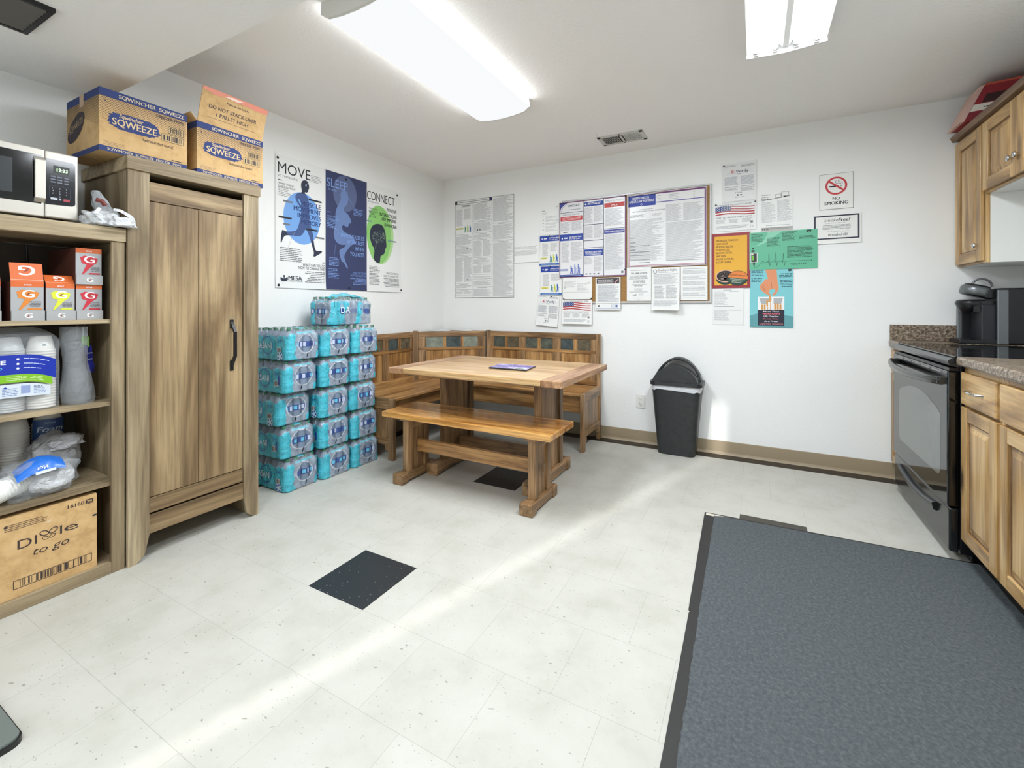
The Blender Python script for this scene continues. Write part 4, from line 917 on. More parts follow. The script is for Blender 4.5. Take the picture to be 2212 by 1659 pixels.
CLR = film('clear_wrap', .20, (210, 214, 218), .1, bump=.9, bs=34); CLR2 = film('clear_wrap_dense', .30, (190, 194, 198), .10, bump=1, bs=30)
CUPW = ink(224, 222, 216, .45)
def cup_stack(mb, c, r0, r1, z0, z1, n, m=CUPW, ax=(0, 0, 1)):
    """nested cups upside down: rims show as ridges"""
    prof = []; st = (z1 - z0) / (n + 5)
    for k in range(n): z = k * st; prof += [(r0 * 1.0, z), (r0 * 1.045, z + st * .25), (r0 * 1.045, z + st * .5), (r0 * .985, z + st * .7)]
    z = n * st; prof += [(r0 * .97, z), (r1, z1 - z0), (r1 * .9, z1 - z0 - .003), (0, z1 - z0 - .003)]
    mb.lathe(prof, Vector(c) + Vector(ax) * (0), m, 28, ax)
def cup_packs():
    z = .7302
    t = thing('cup_pack', (.28, -3.17, z), 'clear-wrapped pack of white paper cups with a big blue and green label', 'pack of cups')
    for y, r in ((-3.118, 0), (-3.205, 1), (-3.292, 2)):
        for x in (.355,):
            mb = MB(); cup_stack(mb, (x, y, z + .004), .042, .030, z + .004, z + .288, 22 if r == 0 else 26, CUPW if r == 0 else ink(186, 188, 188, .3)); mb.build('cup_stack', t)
    mb = MB(); F = Face(mb, lambda u, v, w: (.355 + (.0305 + w) * math.cos((u - .5) * 2.2) + .006, -3.118 + (.031 + w) * math.sin((u - .5) * 2.2), v)); F.rect(.1, z + .225, .9, z + .270, ink(176, 196, 190, .5)); F.ell(.5, z + .250, .22, .014, WHITE, 2); F.ell(.5, z + .250, .08, .006, ink(120, 140, 140), 3); mb.build('printed_cup', t)
    def wrapf(u, v):   # u around, v up
        a = u * 2 * math.pi; ca, sa = math.cos(a), math.sin(a); q = Vector((ca * 2.5, sa * 2.5, v * 6)); k = 1 + .035 * noise.noise(q)
        rx, ry = .056, .133; top = 1 if v < .82 else 1 - ((v - .82) / .18) ** 2 * .55
        x = .352 + math.copysign(abs(ca) ** .35, ca) * rx * k * top; y = -3.205 + math.copysign(abs(sa) ** .35, sa) * ry * k * top
        return (x, y, z + .002 + .322 * v + .006 * noise.noise(q * 2) * (v > .1))
    mb = MB(); mb.grid(wrapf, 72, 26, CLR); mb.build('plastic_wrap', t)
    mb = MB()
    def lf(u, v, w): return (.4135 + w + .003 * math.sin(u * 40), -3.345 + u, z + v - .03 * max(0, (u - .16) / .1) ** 2 * (1 if v > .1 else .2))
    F = Face(mb, lf); bl = ink(26, 50, 160, .3); gn = ink(124, 180, 40, .35)
    def band(v0, v1, u1, m, l, bow=0):
        n = 16; P = [(u1 * k / n, v0) for k in range(n + 1)] + [(u1 * (n - k) / n, v1) for k in range(n + 1)]
        F.poly(P, m, l)
    for k in range(16):
        a, b = .255 * k / 16, .255 * (k + 1) / 16
        F.rect(a, .148, b, .222, bl, 1); F.rect(a, .118, min(b, .245), .148, gn, 1); F.rect(a, .062, min(b, .238), .112, ink(206, 214, 224, .3), 1)
    F.text('DIXIE', .045, .187, .016, WHITE, .074, True, l=2); F.text('to go', .075, .168, .012, ink(120, 200, 220), .034, l=2, shear=.25)
    for i, v in enumerate((.205, .187, .170)): F.ell(.150, v, .004, .004, WHITE, 2, 12); F.para(.165, v - .004, .235 - .01 * i, v + .003, ink(200, 210, 240), .006, .4, .1, i, 2)
    F.para(.12, .126, .225, .140, ink(210, 235, 170), .006, .3, .1, 3, 2); F.poly([(.11, .098), (.125, .098), (.1175, .104)], bl, 2); F.para(.11, .068, .150, .096, ink(110, 130, 180), .006, .4, .2, 5, 2); F.rect(.158, .074, .182, .104, ink(140, 155, 195), 2); F.text('DIXIE', .192, .096, .007, INKB, .024, True, l=2); F.para(.192, .070, .225, .092, ink(120, 140, 185), .006, .4, .2, 8, 2)
    mb.build('wrap_label', t, label='blue, green and white printed label')
    # stack of clear lids in a bag, leaning
    t = thing('lid_pack', (.36, -3.01, z), 'clear bag of plastic cup lids standing right of the blue-labelled cup pack', 'pack of lids')
    def lw(u, v):
        a = u * 2 * math.pi; q = Vector((math.cos(a) * 2, math.sin(a) * 2, v * 5)); r = (.050 - .014 * v + .005 * math.sin(v * 9)) * (1 + .09 * noise.noise(q * 1.6))
        return (.372 + r * math.cos(a), -3.010 - .016 * v + r * math.sin(a), z + .002 + .318 * v)
    mb = MB(); mb.grid(lw, 48, 30, CLR2); mb.build('plastic_bag', t)
    mb = MB(); prof = [(0, 0)]
    for k in range(34): prof += [(.043 - .0004 * k, .0075 * k), (.039 - .0004 * k, .0075 * k + .005)]
    prof += [(0, .26)]; mb.lathe(prof, (.366, -3.010, z + .004), film('clear_lids', .45, (132, 136, 138), .15, bump=.1), 24, (0, -.05, 1)); mb.build('lid_stack', t)
    mb = MB()
    def lb(u, v): q = Vector((u * 3, v * 3, 2)); return (.36 - .02 * u + .01 * noise.noise(q), -2.975 + .030 * u + .006 * noise.noise(q * 2) - .012 * v, z + .120 + .118 * v)
    mb.grid(lb, 8, 10, ink(28, 40, 140, .35))
    mb.grid(lambda u, v: (.362 - .02 * u + .008 * math.sin(u * 9), -2.997 + .032 * u, z + .236 + .044 * v - .012 * abs(u - .4)), 8, 4, ink(130, 190, 60, .35))
    mb.grid(lambda u, v: (.360 - .02 * u + .008 * math.sin(u * 9), -2.993 + .022 * u, z + .278 + .04 * v), 8, 4, ink(206, 214, 222, .3))
    F = Face(mb, lambda u, v, w: (.3625 - .02 * u / .035, -2.985 + u, v + w)); 
    for k in range(3): F.rect(.008, z + .150 + k * .026, .030, z + .154 + k * .026, ink(180, 190, 230), 1)
    mb.build('folded_label', t)
cup_packs()

def foam_shelf():
    z = .3902
    t = thing('foam_cup_pack', (.20, -3.03, z), 'upright pack of white foam cups with a dark blue label, back of third shelf', 'pack of cups')
    mb = MB(); cup_stack(mb, (.13, -3.035, z + .002), .048, .036, z + .002, z + .300, 20); mb.build('cup_stack', t)
    mb = MB(); cup_stack(mb, (.13, -3.14, z + .002), .048, .036, z + .002, z + .295, 20); mb.build('cup_stack', t)
    mb = MB(); F = Face(mb, lambda u, v, w: (.130 + (.054 + w) * math.cos(u * 18 - 1.25), -3.035 + (.054 + w) * math.sin(u * 18 - 1.25), z + v)); nb = ink(30, 62, 112, .4)
    for k in range(12): F.rect(.12 * k / 12, .165, .12 * (k + 1) / 12, .258, nb)
    F.text('Foam', .020, .205, .024, ink(176, 190, 206), .085, True, l=3, shear=.25); F.text('Cups', .024, .176, .022, ink(176, 190, 206), .065, True, l=3, shear=.25); F.text('White', .045, .238, .010, ink(140, 160, 190), .035, l=3)
    mb.build('wrap_label', t)
    t = thing('foam_cup_pack', (.36, -3.13, z), 'torn clear bag of foam cups with a bright blue label, lying on the third shelf', 'pack of cups')
    A = Vector((.40, -3.262, z + .052)); ax = Vector((-.05, .165, .036)).normalized()
    mb = MB(); cup_stack(mb, A, .040, .030, 0, .17, 12, ink(232, 232, 228, .5), ax); mb.build('cup_stack', t)
    mb = MB(); mb.cyl(A, A - ax * .002, .0405, .039, ink(196, 194, 184, .5), 28); mb.build('cup_rim', t)
    blob((.365, -3.135, z + .070), (.065, .115, .075), 3, .28, CLR2, 'plastic_bag', t, flat=z + .001)
    blob((.375, -3.10, z + .062), (.060, .068, .052), 5, .22, film('bag_white', .72, (226, 228, 230), .2, bump=1, bs=45), 'cup_bundle', t, flat=z + .002)
    mb = MB()
    def lb(u, v): q = Vector((u * 4, v * 3, 1)); a = math.pi * (.18 + .32 * v); return (.380 + .078 * math.cos(a) + .004 * noise.noise(q), -3.205 + .135 * u, z + .050 + .020 * u + .082 * math.sin(a) * (.8 + .35 * math.sin(math.pi * u)) + .004 * noise.noise(q * 3))
    mb.grid(lb, 20, 12, ink(44, 112, 206, .3)); F = Face(mb, lambda u, v, w: Vector(lb(u, v)) + Vector((.0018 + w, 0, .001)))
    F.text('Hot', .62, .22, .16, WHITE, .22, True, l=2, rot=math.pi); F.rect(.36, -.06, .78, .04, ink(206, 214, 226, .4), 1); mb.build('wrap_label', t, label='bright blue printed label')
    t = thing('plastic_bag', (.22, -3.08, z), 'loose creased clear bag behind the torn foam cup bag on the third shelf', 'bag')
    blob((.235, -3.05, z + .100), (.045, .080, .092), 9, .30, film('bag_crinkled', .5, (212, 212, 214), .12, bump=1, bs=40), 'plastic_film', t, flat=z + .001)
    blob((.245, -3.02, z + .165), (.045, .060, .030), 12, .4, film('bag_foil', .68, (214, 214, 218), .12, bump=1, bs=50), 'crumpled_neck', t)
    t = thing('plastic_bag', (.33, -3.28, z), 'dark grey bag cut off by the left photo edge on the third shelf', 'bag')
    blob((.30, -3.325, z + .09), (.085, .05, .085), 15, .2, film('bag_grey', .7, (112, 114, 116), .15, bump=.8, bs=40), 'plastic_film', t, flat=z + .001)
foam_shelf()

def big_carton():
    t = thing('cardboard_carton', (.245, -3.20, .0485), 'large cardboard carton with a butterfly logo and barcode on the bottom bookcase shelf', 'box')
    y0, y1, x1, z0, z1 = -3.42, -2.972, .436, .0485, .352; mb = MB(); mb.box(.06, x1, y0, y1, z0, z1, CARD)
    F = Face(mb, lambda u, v, w: (x1 + w, u, v)); d = ink(58, 46, 44, .7)
    def px(u, v): p = _on(u, v, 0, x1); return p.y, p.z
    F.text('DI', -3.2020, .2250, .036, d, .052, l=1); F.text('I', -3.0850, .2330, .034, d, .006, l=1); F.text('e', -3.0730, .2350, .032, d, .042, l=1)
    cx, cy = -3.1170, .2465    # four-lobed butterfly in place of the X
    for a, b, rx in ((-.013, .010, .013), (.013, .011, .013), (-.010, -.010, .009), (.010, -.009, .009)):
        n = 22
        for i in range(n):
            p = lambda k, s: (cx + a + rx * s * math.cos(2 * math.pi * k / n) + .3 * a * math.sin(2 * math.pi * k / n), cy + b + rx * .85 * s * math.sin(2 * math.pi * k / n))
            F.poly([p(i, .72), p(i, 1), p(i + 1, 1), p(i + 1, .72)], d, 1)
    F.text('to go', -3.165, .1850, .028, d, .105, l=1, shear=.3)
    F.text('16160', -3.062, .3230, .014, d, .050, True); F.rect(-3.008, .3200, -2.984, .3390, d); F.text('79', -3.004, .3225, .013, CARD, .016, True, l=2)
    F.frame(-3.2130, .080, -2.988, .1130, .0022, d); F.rect(-3.046, .080, -3.043, .1130, d, 2); F.bars(-3.195, .084, -3.055, .110, d, 46, 4); F.bars(-3.032, .084, -3.004, .110, d, 12, 9)
    F.para(-3.235, .298, -3.12, .325, ink(110, 84, 62), .0065, .45, .3, 2); F.ell(-3.232, .3205, .005, .005, d, 2, 14); F.rect(-2.986, .262, -2.973, .269, ink(30, 36, 60), 2)
    F.poly([(-3.122, .300), (-3.113, .304), (-3.108, .298), (-3.115, .290), (-3.124, .292)], ink(214, 190, 150), 2)
    mb.build('carton', t); mb = MB(); mb.box(.061, x1 - .001, y0 + .001, y1 - .001, z1 + .0002, z1 + .003, CARD); mb.build('top_flap', t)
big_carton()

# ============================================================ SHRINK-WRAPPED WATER
PW, PD, PH = .236, .372, .198
def bottle_mesh():
    body = film('bottle_plastic', .5, (160, 180, 206), .06, bump=.05, bs=20); lab = ink(36, 68, 138, .3); capm = ink(50, 112, 84, .4); mb = MB()
    prof = [(0, 0), (.024, 0), (.029, .006)]
    for k in range(5): z = .012 + k * .011; prof += [(.0292, z), (.0272, z + .0055)]
    prof += [(.0295, .070), (.0295, .118), (.028, .124), (.0292, .130), (.027, .140), (.020, .158), (.013, .172), (.0115, .178)]
    mb.lathe(prof, (0, 0, 0), body, 16); mb.lathe([(.0298, .076), (.0298, .112)], (0, 0, 0), lab, 16)
    mb.add([(.0303 * math.cos(a), .0303 * math.sin(a), z) for z in (.080, .108) for a in (-.25, .05, .35)], [(0, 1, 4, 3), (1, 2, 5, 4)], ink(196, 206, 226, .4))
    mb.add([(.0303 * math.cos(a), .0303 * math.sin(a), z) for z in (.083, .106) for a in (-1.3, -.95, -.6)], [(0, 1, 4, 3), (1, 2, 5, 4)], ink(96, 190, 220, .4))
    mb.lathe([(.0125, .178), (.0125, .192), (.0115, .194), (0, .194)], (0, 0, 0), capm, 14)
    o = mb.build('x'); me = o.data; bpy.data.objects.remove(o); me.name = 'water_bottle'; return me
BOT = bottle_mesh()
TEAL = lin((74, 190, 210)); FR = lin((196, 206, 216)); NV = lin((40, 60, 140))
WRAP = film('pack_wrap', 1, attr=True, bump=1.0, bs=34, rough=.11)
def pack_film(seed, crumple=0.0, torn=False):
    n, nv = 200, 34; hw, hd = PW / 2, PD / 2; r = .030; rnd = random.Random(seed)
    per = []
    seg = [((-hw + r, hw - r), 0), ((-hd + r, hd - r), 1), ((-hw + r, hw - r), 2), ((-hd + r, hd - r), 3)]
    pts = []
    def arc(cx, cy, a0):
        for k in range(7): a = R(a0 + 15 * k); pts.append((cx + r * math.cos(a), cy + r * math.sin(a)))
    def edge(p, q, m):
        for k in range(1, m):
            t = k / m; x = p[0] + (q[0] - p[0]) * t; y = p[1] + (q[1] - p[1]) * t
            pts.append((x, y))
    arc(hd - r, -hw + r, -90); edge((hd, -hw + r), (hd, hw - r), 64); arc(hd - r, hw - r, 0); edge((hd - r, hw), (-hd + r, hw), 30)
    arc(-hd + r, hw - r, 90); edge((-hd, hw - r), (-hd, -hw + r), 20); arc(-hd + r, -hw + r, 180); edge((-hd + r, -hw), (hd - r, -hw), 66)
    n = len(pts); vs = []; cols = []
    prof = [(0, .02), (.002, .004), (.008, 0)] + [(.008 + .142 * k / 32, 0) for k in range(1, 33)] + [(.158, .004), (.168, .010), (.178, .017), (.187, .022), (.194, .027), (.1975, .036), (.198, .06), (.1975, .10)]
    off = Vector((seed * 2.2, seed, 0))
    for z, ins in prof:
        for x, y in pts:
            kx = 1 - ins / hd; ky = 1 - ins / hw
            px, py, pz = x * kx, y * ky, z
            onx = abs(x) > hd - r * .5; s = y if onx else x; per_ = (PW - .004) / 4 if onx else (PD - .004) / 6
            dip = .006 * (1 - abs(math.sin(math.pi * (s + (hw if onx else hd)) / per_))) ** 1.5
            q = Vector((x * 9, y * 9, z * 9)) + off; w = .0035 * noise.noise(q) + .0016 * noise.noise(q * 3.3) + crumple * (noise.noise(q * .7) + .5 * noise.noise(q * 1.8))
            d = Vector((x / hd if onx else 0, 0 if onx else y / hw, 0)); 
            if z > .16: w *= .7; pz += .003 * noise.noise(q * 2) + crumple * .9 * noise.noise(q + Vector((5, 5, 5)))
            if z < .17: px += d.x * (w - dip); py += d.y * (w - dip)
            vs.append((px, py, max(.0, pz)))
            # printed regions
            c, al = FR, .36
            if x > hd - .012 and abs(y) < hw - .012 or x > hd - .008:
                e = ((y - .012 + .004 * math.sin(seed * 3)) / (.058 + .006 * math.sin(seed * 5))) ** 2 + ((z - .100) / .054) ** 2 + .15 * noise.noise(q * .9); wob = .004 * math.sin(z * 90 + seed)
                if y < -hw + .058 + wob - .25 * max(0, z - .14) + .18 * max(0, .05 - z) and z < .168: c, al = TEAL, .93
                elif e < 1: c, al = FR, .06
                elif e < 1.34: c, al = lin((226, 232, 238)), .75 - .55 * abs(e - 1.15) / .19
                elif z > .158 and abs(y - .01) < .062: c, al = TEAL, .93
                elif y > hw - .036 and z < .060 - .5 * (hw - y): c, al = TEAL, .93
            elif y < 0 and abs(x) < hd:
                if z < .150 + .006 * math.sin(x * 50 + seed): c, al = TEAL, .90
                else: c, al = FR, .22
            elif abs(x) <= hd and z < .150: c, al = TEAL, .85
            if torn and y > hw - .02 and z < .165:
                if x > .055 + .02 * math.sin(z * 30): c, al = TEAL, .88
                elif x > -.035 - .25 * (z - .08): c, al = FR, .30
                elif x > -.085 - .2 * (z - .08): c, al = TEAL, .92
                elif ((x + .135) / .04) ** 2 + ((z - .11) / .04) ** 2 < 1: c, al = FR, .08
                else: c, al = FR, .45
            g = 1 + .22 * noise.noise(q * 2.2) + .16 * noise.noise(q * 6); c = tuple(min(1, k_ * g) for k_ in c[:3]); al = max(0, min(1, al + (.13 * noise.noise(q * 3) if al > .2 else 0)))
            if z > .172: c, al = (TEAL, .9) if (abs(y) < .035 and x > .02 and z > .19) else (FR, .24)
            cols.append((c[0], c[1], c[2], al))
    mb = MB(); m = len(prof)
    mb.add(vs, [(i * n + k, i * n + (k + 1) % n, (i + 1) * n + (k + 1) % n, (i + 1) * n + k) for i in range(m - 1) for k in range(n)], WRAP, True)
    mb.add([vs[(m - 1) * n + k] for k in range(n)], [tuple(range(n))], WRAP, True); cols += cols[(m - 1) * n:m * n]
    # tear mark in front, side printing
    F = Face(mb, lambda u, v, w: (hd + .0015 + w, u, v)); a = .015 * math.sin(seed * 2)
    F.poly([(a - .002, .018), (a + .004, .016), (a + .010, .030), (a + .012, .044), (a + .007, .044), (a + .003, .032)], ink(12, 14, 18, .3), 3)
    F = Face(mb, lambda u, v, w: (u, -hw - .0025 - w, v)); nb = ink(30, 66, 160, .3); wt = ink(214, 228, 236, .3)
    F.text('24', .092, .112, .020, nb, .040, l=1); F.rect(.092, .046, .132, .080, ink(226, 228, 230, .4), 1); F.bars(.095, .049, .129, .077, ink(60, 60, 60), 16, 3, 2)
    F.ring(-.005, .090, .054, .056, .005, nb, 1); F.text('DASANI', -.115, .070, .040, wt, .155, l=3); 
    if seed % 2:
        F.ell(.120, .028, .026, .026, ink(190, 214, 226, .3), 3, 20)
        for k in range(5): a_ = k * 1.256; F.poly([(.120 + .018 * math.cos(a_) + .007 * math.cos(b), .028 + .018 * math.sin(a_) + .007 * math.sin(b)) for b in (0, 1.26, 2.5, 3.8, 5.0)], nb, 4)
    else: F.poly([(.125, .12), (.140, .10), (.140, .06), (.125, .05)], nb, 1)
    cols += [(1, 1, 1, 1)] * (len(mb.v) - len(cols))
    o = mb.build('x'); me = o.data; bpy.data.objects.remove(o); me.name = 'shrink_wrap'
    at = me.color_attributes.new('Col', 'FLOAT_COLOR', 'POINT'); at.data.foreach_set('color', [x for c in cols for x in c]); return me
FILMS = [pack_film(k) for k in (1, 2, 3, 4)]
def pack(x, y, z, rz, film_me, label, first=False, spread=0):
    t = thing('water_pack', (x, y, z), label, 'pack of water bottles', 'shrink-wrapped water bottle packs stacked by the wall'); t.rotation_euler = (0, 0, rz)
    o = bpy.data.objects.new('shrink_wrap', film_me); C.objects.link(o); o.parent = t
    rnd = random.Random(int(x * 1e4 + z * 1e3 + y * 777))
    for i in range(6):
        for j in range(4):
            if 0 < i < 5 and 0 < j < 3: continue
            b = bpy.data.objects.new('bottle', BOT); C.objects.link(b); b.parent = t
            b.location = (-PD / 2 + .034 + i * (PD - .068) / 5, -PW / 2 + .033 + j * (PW - .066) / 3, .0015)
            b.rotation_euler = (0, 0, rnd.uniform(-1.2, 1.2) + (0 if i == 5 else -1.3))
    return t
rows = ['on the floor', 'second from the floor', 'in the middle row, third from the floor', 'fourth from the floor', 'in the fifth and highest full row']
colsn = ['beside the tall cabinet', 'in the middle column', 'beside the corner bench']
rj = random.Random(11)
FX = [.368, .392, .396]
for c, y in enumerate((-1.945, -1.698, -1.451)):
    for r in range(5):
        dx = [[0, -.02, -.045, .0, .008], [0, -.01, -.012, -.008, -.004], [.004, .0, -.01, -.012, .0]][c][r] * 1.0
        dy = [[0, -.010, -.026, -.008, .004], [0, -.003, -.006, -.002, .004], [.002, .0, -.004, .0, .004]][c][r]
        pack(FX[c] - PD / 2 + dx - (.0 if c else .0), y + dy, .0005 + r * .2005, R(rj.uniform(-.6, .6)), FILMS[(c * 2 + r * 3) % 4], 'teal-wrapped water bottle pack %s, %s' % (colsn[c], rows[r]))
tornm = pack_film(7, .020, True)
t = pack(.215, -1.52, 1.0045, R(-90), tornm, 'torn teal water bottle pack lying crosswise on top of the stacks')
t.rotation_euler = (0, 0, R(-88))
mb = MB(); tl = ink(70, 190, 210, .2)
def tornf(u, v): q = Vector((u * 4, v * 4, 5)); return (.31 + .05 * v * 0 + .008 * noise.noise(q) + .035 * math.sin(3 * v) - .03, -1.70 + .30 * u + .02 * noise.noise(q * 2), 1.205 + .022 * math.sin(math.pi * u) + .016 * noise.noise(q * 1.5) - .03 * v)
mb.grid(tornf, 16, 6, film('torn_wrap', .85, (84, 190, 208), .15, bump=1))
w = mb.build('torn_flap'); 
w.parent = t; w.matrix_parent_inverse = Matrix.LocRotScale(t.location, t.rotation_euler, None).inverted()
mb = MB(); F = Face(mb, lambda u, v, w_: (.342 + w_, -1.72 + u, 1.0045 + v)); F.text('DA', .09, .085, .045, ink(206, 224, 232, .3), .08, l=1)
w = mb.build('printed_letters'); w.parent = t; w.matrix_parent_inverse = Matrix.LocRotScale(t.location, t.rotation_euler, None).inverted()

# ============================================================ POSTERS AND NOTICES
# traced points: zoomed-crop coordinates -> metres on the wall plane
def z4(a, b): p = _on(560 + a / 4.609, 320 + b / 4.608, 0, .004); return p.y, p.z
def z8(a, b): p = _on(1140 + a / 4.8786, 380 + b / 4.8786, 1, -.02); return p.x, p.z
def zq(a, b): p = _on(1520 + a / 4.147, 330 + b / 4.147, 1, -.004); return p.x, p.z

def mesa():
    """three-panel wellness poster on the left wall, in wall coordinates (y, z)"""
    t = thing('wall_poster', (0, -1.27, 1.265), 'wide three-panel poster of a runner, a sleeper and a head, with blue middle panel', 'poster')
    y0, y1, z0, z1 = -1.888, -.662, 1.262, 2.172
    def fn(u, v, w):
        s = (v - z0) / (z1 - z0); r = (u - y0) / (y1 - y0)
        return (.004 + .06 * max(0, .10 - s) * (.4 + .6 * abs(math.sin(r * 5))) + w, u, v)
    mb = MB(); mb.grid(lambda a, b: fn(y0 + (y1 - y0) * a, z0 + (z1 - z0) * b, 0), 40, 24, PAPER); mb.grid(lambda a, b: fn(y0 + (y1 - y0) * a, z0 + (z1 - z0) * b, -.0008), 40, 24, PAPER2)
    F = Face(mb, fn, .00022); P = lambda L: smooth([z4(*p) for p in L])
    bl = ink(118, 166, 226, .6); man = ink(40, 46, 66, .6); mid = ink(66, 88, 138, .6); nv = ink(52, 60, 98, .6); lb = ink(124, 156, 214, .6); gb = ink(104, 128, 176, .6); grn = ink(140, 200, 112, .6); grn2 = ink(176, 216, 150, .6)
    def px(s, a, b, h, m, w=None, **k): u, v = z4(a, b); F.text(s, u, v, h, m, w, **k)
    def strip(ya, yb, za, zb, m, l):   # follow the paper bow
        n = 12
        for k in range(n): F.rect(ya + (yb - ya) * k / n, za, ya + (yb - ya) * (k + 1) / n, zb, m, l)
    ya, yb = z4(660, 800)[0], z4(1070, 900)[0]
    for j in range(12): strip(ya, yb, z0 + (z1 - z0) * j / 12 + (.001 if j == 0 else 0), z0 + (z1 - z0) * (j + 1) / 12 - (.001 if j == 11 else 0), nv, 1)
    # MOVE
    F.ell(-1.6805, 1.764, .148, .186, bl, 2, 60)
    px('MOVE', 185, 232, .075, DK, .255); px('to remember', 185, 275, .022, TXT, .16)
    F.rect(*z4(188, 312), z4(228, 0)[0], z4(188, 312)[1] + .005, DK, 2)
    man_p = [(435, 320), (462, 318), (486, 338), (495, 372), (497, 402), (489, 416), (487, 436), (466, 446), (455, 436), (452, 452), (478, 478), (494, 540), (500, 640), (498, 720), (518, 800), (535, 858), (542, 930), (556, 1020), (590, 1026), (622, 1020), (626, 1040), (575, 1070), (545, 1085), (538, 1072), (546, 1040), (524, 970), (506, 900), (488, 850), (462, 800), (448, 830), (425, 866), (395, 880), (340, 870), (280, 866), (252, 872), (232, 905), (222, 942), (212, 940), (216, 880), (226, 812), (240, 814), (262, 830), (330, 828), (372, 820), (392, 770), (410, 700), (420, 600), (394, 566), (366, 524), (356, 478), (372, 452), (420, 444), (425, 425), (415, 380), (418, 340)]
    F.poly(P(man_p), man, 3)
    F.poly(P([(372, 452), (452, 452), (478, 478), (494, 540), (500, 640), (498, 720), (518, 800), (532, 850), (535, 925), (515, 935), (488, 850), (462, 800), (448, 830), (425, 866), (395, 880), (300, 866), (276, 850), (275, 830), (330, 828), (372, 820), (392, 770), (410, 700), (420, 600), (394, 566), (366, 524), (356, 478)]), mid, 4)
    F.poly(P([(384, 502), (400, 508), (420, 556), (416, 570), (398, 548)]), bl, 5); F.ell(*z4(464, 372), .006, .008, ink(150, 170, 200), 5, 14); F.line(z4(466, 368), z4(515, 312), .002, TXTL, 5)
    for k, (s, b, wd) in enumerate((('MUSCLE', 610, .165), ('MOVEMENT', 668, .225), ('IMPROVES', 728, .195), ('MEMORY', 785, .165))): px(s, 614, b + 4, .034, ink(36, 56, 112, .6), wd, bold=True, al='R', l=6)
    for a, b, w_, m in ((490, 508, 620, DK), (192, 676, 322, DK), (462, 802, 580, DK), (236, 518, 330, TXT), (236, 748, 305, TXT), (560, 886, 645, TXT)):
        p, q = z4(a, b), z4(w_, b + (w_ - a) * .26); F.poly([(p[0], p[1] - .008), (q[0], p[1] - .008), (q[0], p[1] + .004), (p[0], p[1] + .004)], m, 7)
    def para(a, b, c_, d, st=.011, m=TXTL, al='L', se=0, th=.4): p, q = z4(a, d), z4(c_, b); F.para(p[0], p[1], q[0], q[1], m, st, th, .3, se, 6, al)
    px("WHEN THINGS", 190, 352, .015, TXT, .115, l=6); px("DON'T GO RIGHT", 190, 382, .015, TXT, .13, l=6); para(190, 412, 320, 480); para(515, 300, 620, 345)
    para(205, 1010, 430, 1130, .0125, TXT); px('WHAT CAN YOU DO', 655, 1192, .021, DK, .19, al='R', l=6); px('NOW TO CHANGE THIS?', 655, 1224, .021, DK, .225, al='R', l=6)
    para(452, 1240, 652, 1345, .0125, TXT, 'R'); F.rect(*z4(625, 1145), z4(655, 0)[0], z4(625, 1140)[1] + .002, DK, 6); F.line(z4(350, 838), z4(285, 992), .0018, TXTL, 6)
    px('MESA', 290, 1310, .030, man, .105, bold=True, l=6); px('SOLUTIONS', 290, 1328, .014, TXT, .11, l=6)
    F.poly(P([(208, 1275), (240, 1300), (248, 1290), (256, 1300), (285, 1275), (280, 1330), (212, 1325)]), man, 6); F.poly(P([(236, 1270), (246, 1258), (256, 1272), (247, 1300)]), man, 6)
    # SLEEP
    F.ell(-1.298, 2.025, .1165, .141, ink(88, 100, 138, .6), 2, 48)
    F.poly(P([(820, 420), (858, 420), (882, 455), (886, 500), (880, 560), (850, 580), (836, 620), (862, 640), (890, 665), (918, 730), (912, 752), (892, 748), (882, 795), (862, 780), (828, 762), (822, 800), (846, 838), (900, 858), (948, 905), (960, 945), (905, 975), (862, 1035), (842, 1080), (862, 1140), (888, 1200), (870, 1200), (838, 1130), (822, 1138), (808, 1090), (795, 1040), (800, 1010), (850, 985), (868, 960), (810, 965), (760, 930), (738, 870), (745, 800), (760, 760), (756, 690), (762, 610), (790, 560), (815, 510), (805, 460)]), gb, 3)
    F.line(z4(880, 490), z4(965, 612), .002, lb, 4); F.line(z4(768, 905), z4(745, 1080), .002, lb, 4); rnd = random.Random(8)
    for k in range(26): F.ell(*z4(rnd.uniform(758, 830), rnd.uniform(810, 880)), .003, .003, lb, 5, 8)
    px('SLEEP', 670, 372, .068, lb, .20, l=5); px('to reset', 684, 412, .020, lb, .08, l=5)
    for s, b, wd in (('IMMUNE CELLS', 920, .235), ('WORK BEST', 970, .175), ('WHEN', 1028, .095), ('YOU REST', 1084, .145)): px(s, 1042, b + 4, .033, lb, wd, bold=True, al='R', l=6)
    px("WHEN THINGS", 675, 680, .015, lb, .10, l=6); px("DON'T GO RIGHT", 675, 706, .015, lb, .11, l=6); para(675, 722, 765, 792, .0115, lb); para(695, 1095, 800, 1172, .0115, lb); para(690, 1205, 800, 1298, .0115, lb); para(938, 625, 1030, 675, .0115, lb)
    px('WHAT CAN YOU DO', 1066, 1262, .018, lb, .14, al='R', l=6); px('NOW TO CHANGE THIS?', 1066, 1288, .018, lb, .165, al='R', l=6); para(905, 1304, 1060, 1370, .0115, lb, 'R'); F.rect(*z4(678, 632), z4(712, 0)[0], z4(678, 632)[1] + .004, lb, 6)
    # CONNECT
    F.ell(-.915, 1.75, .158, .248, grn2, 2, 48); F.ell(-.932, 1.754, .142, .250, grn, 3, 48)
    # keep the circle inside the white panel by re-covering the navy edge
    F.poly(P([(1098, 860), (1108, 800), (1130, 768), (1165, 752), (1215, 760), (1240, 790), (1258, 850), (1262, 930), (1268, 985), (1250, 1010), (1248, 1050), (1222, 1068), (1205, 1075), (1202, 1150), (1165, 1140), (1135, 1100), (1150, 1010), (1120, 960), (1102, 900)]), man, 4)
    rnd = random.Random(12); bx = ink(150, 178, 150, .6)
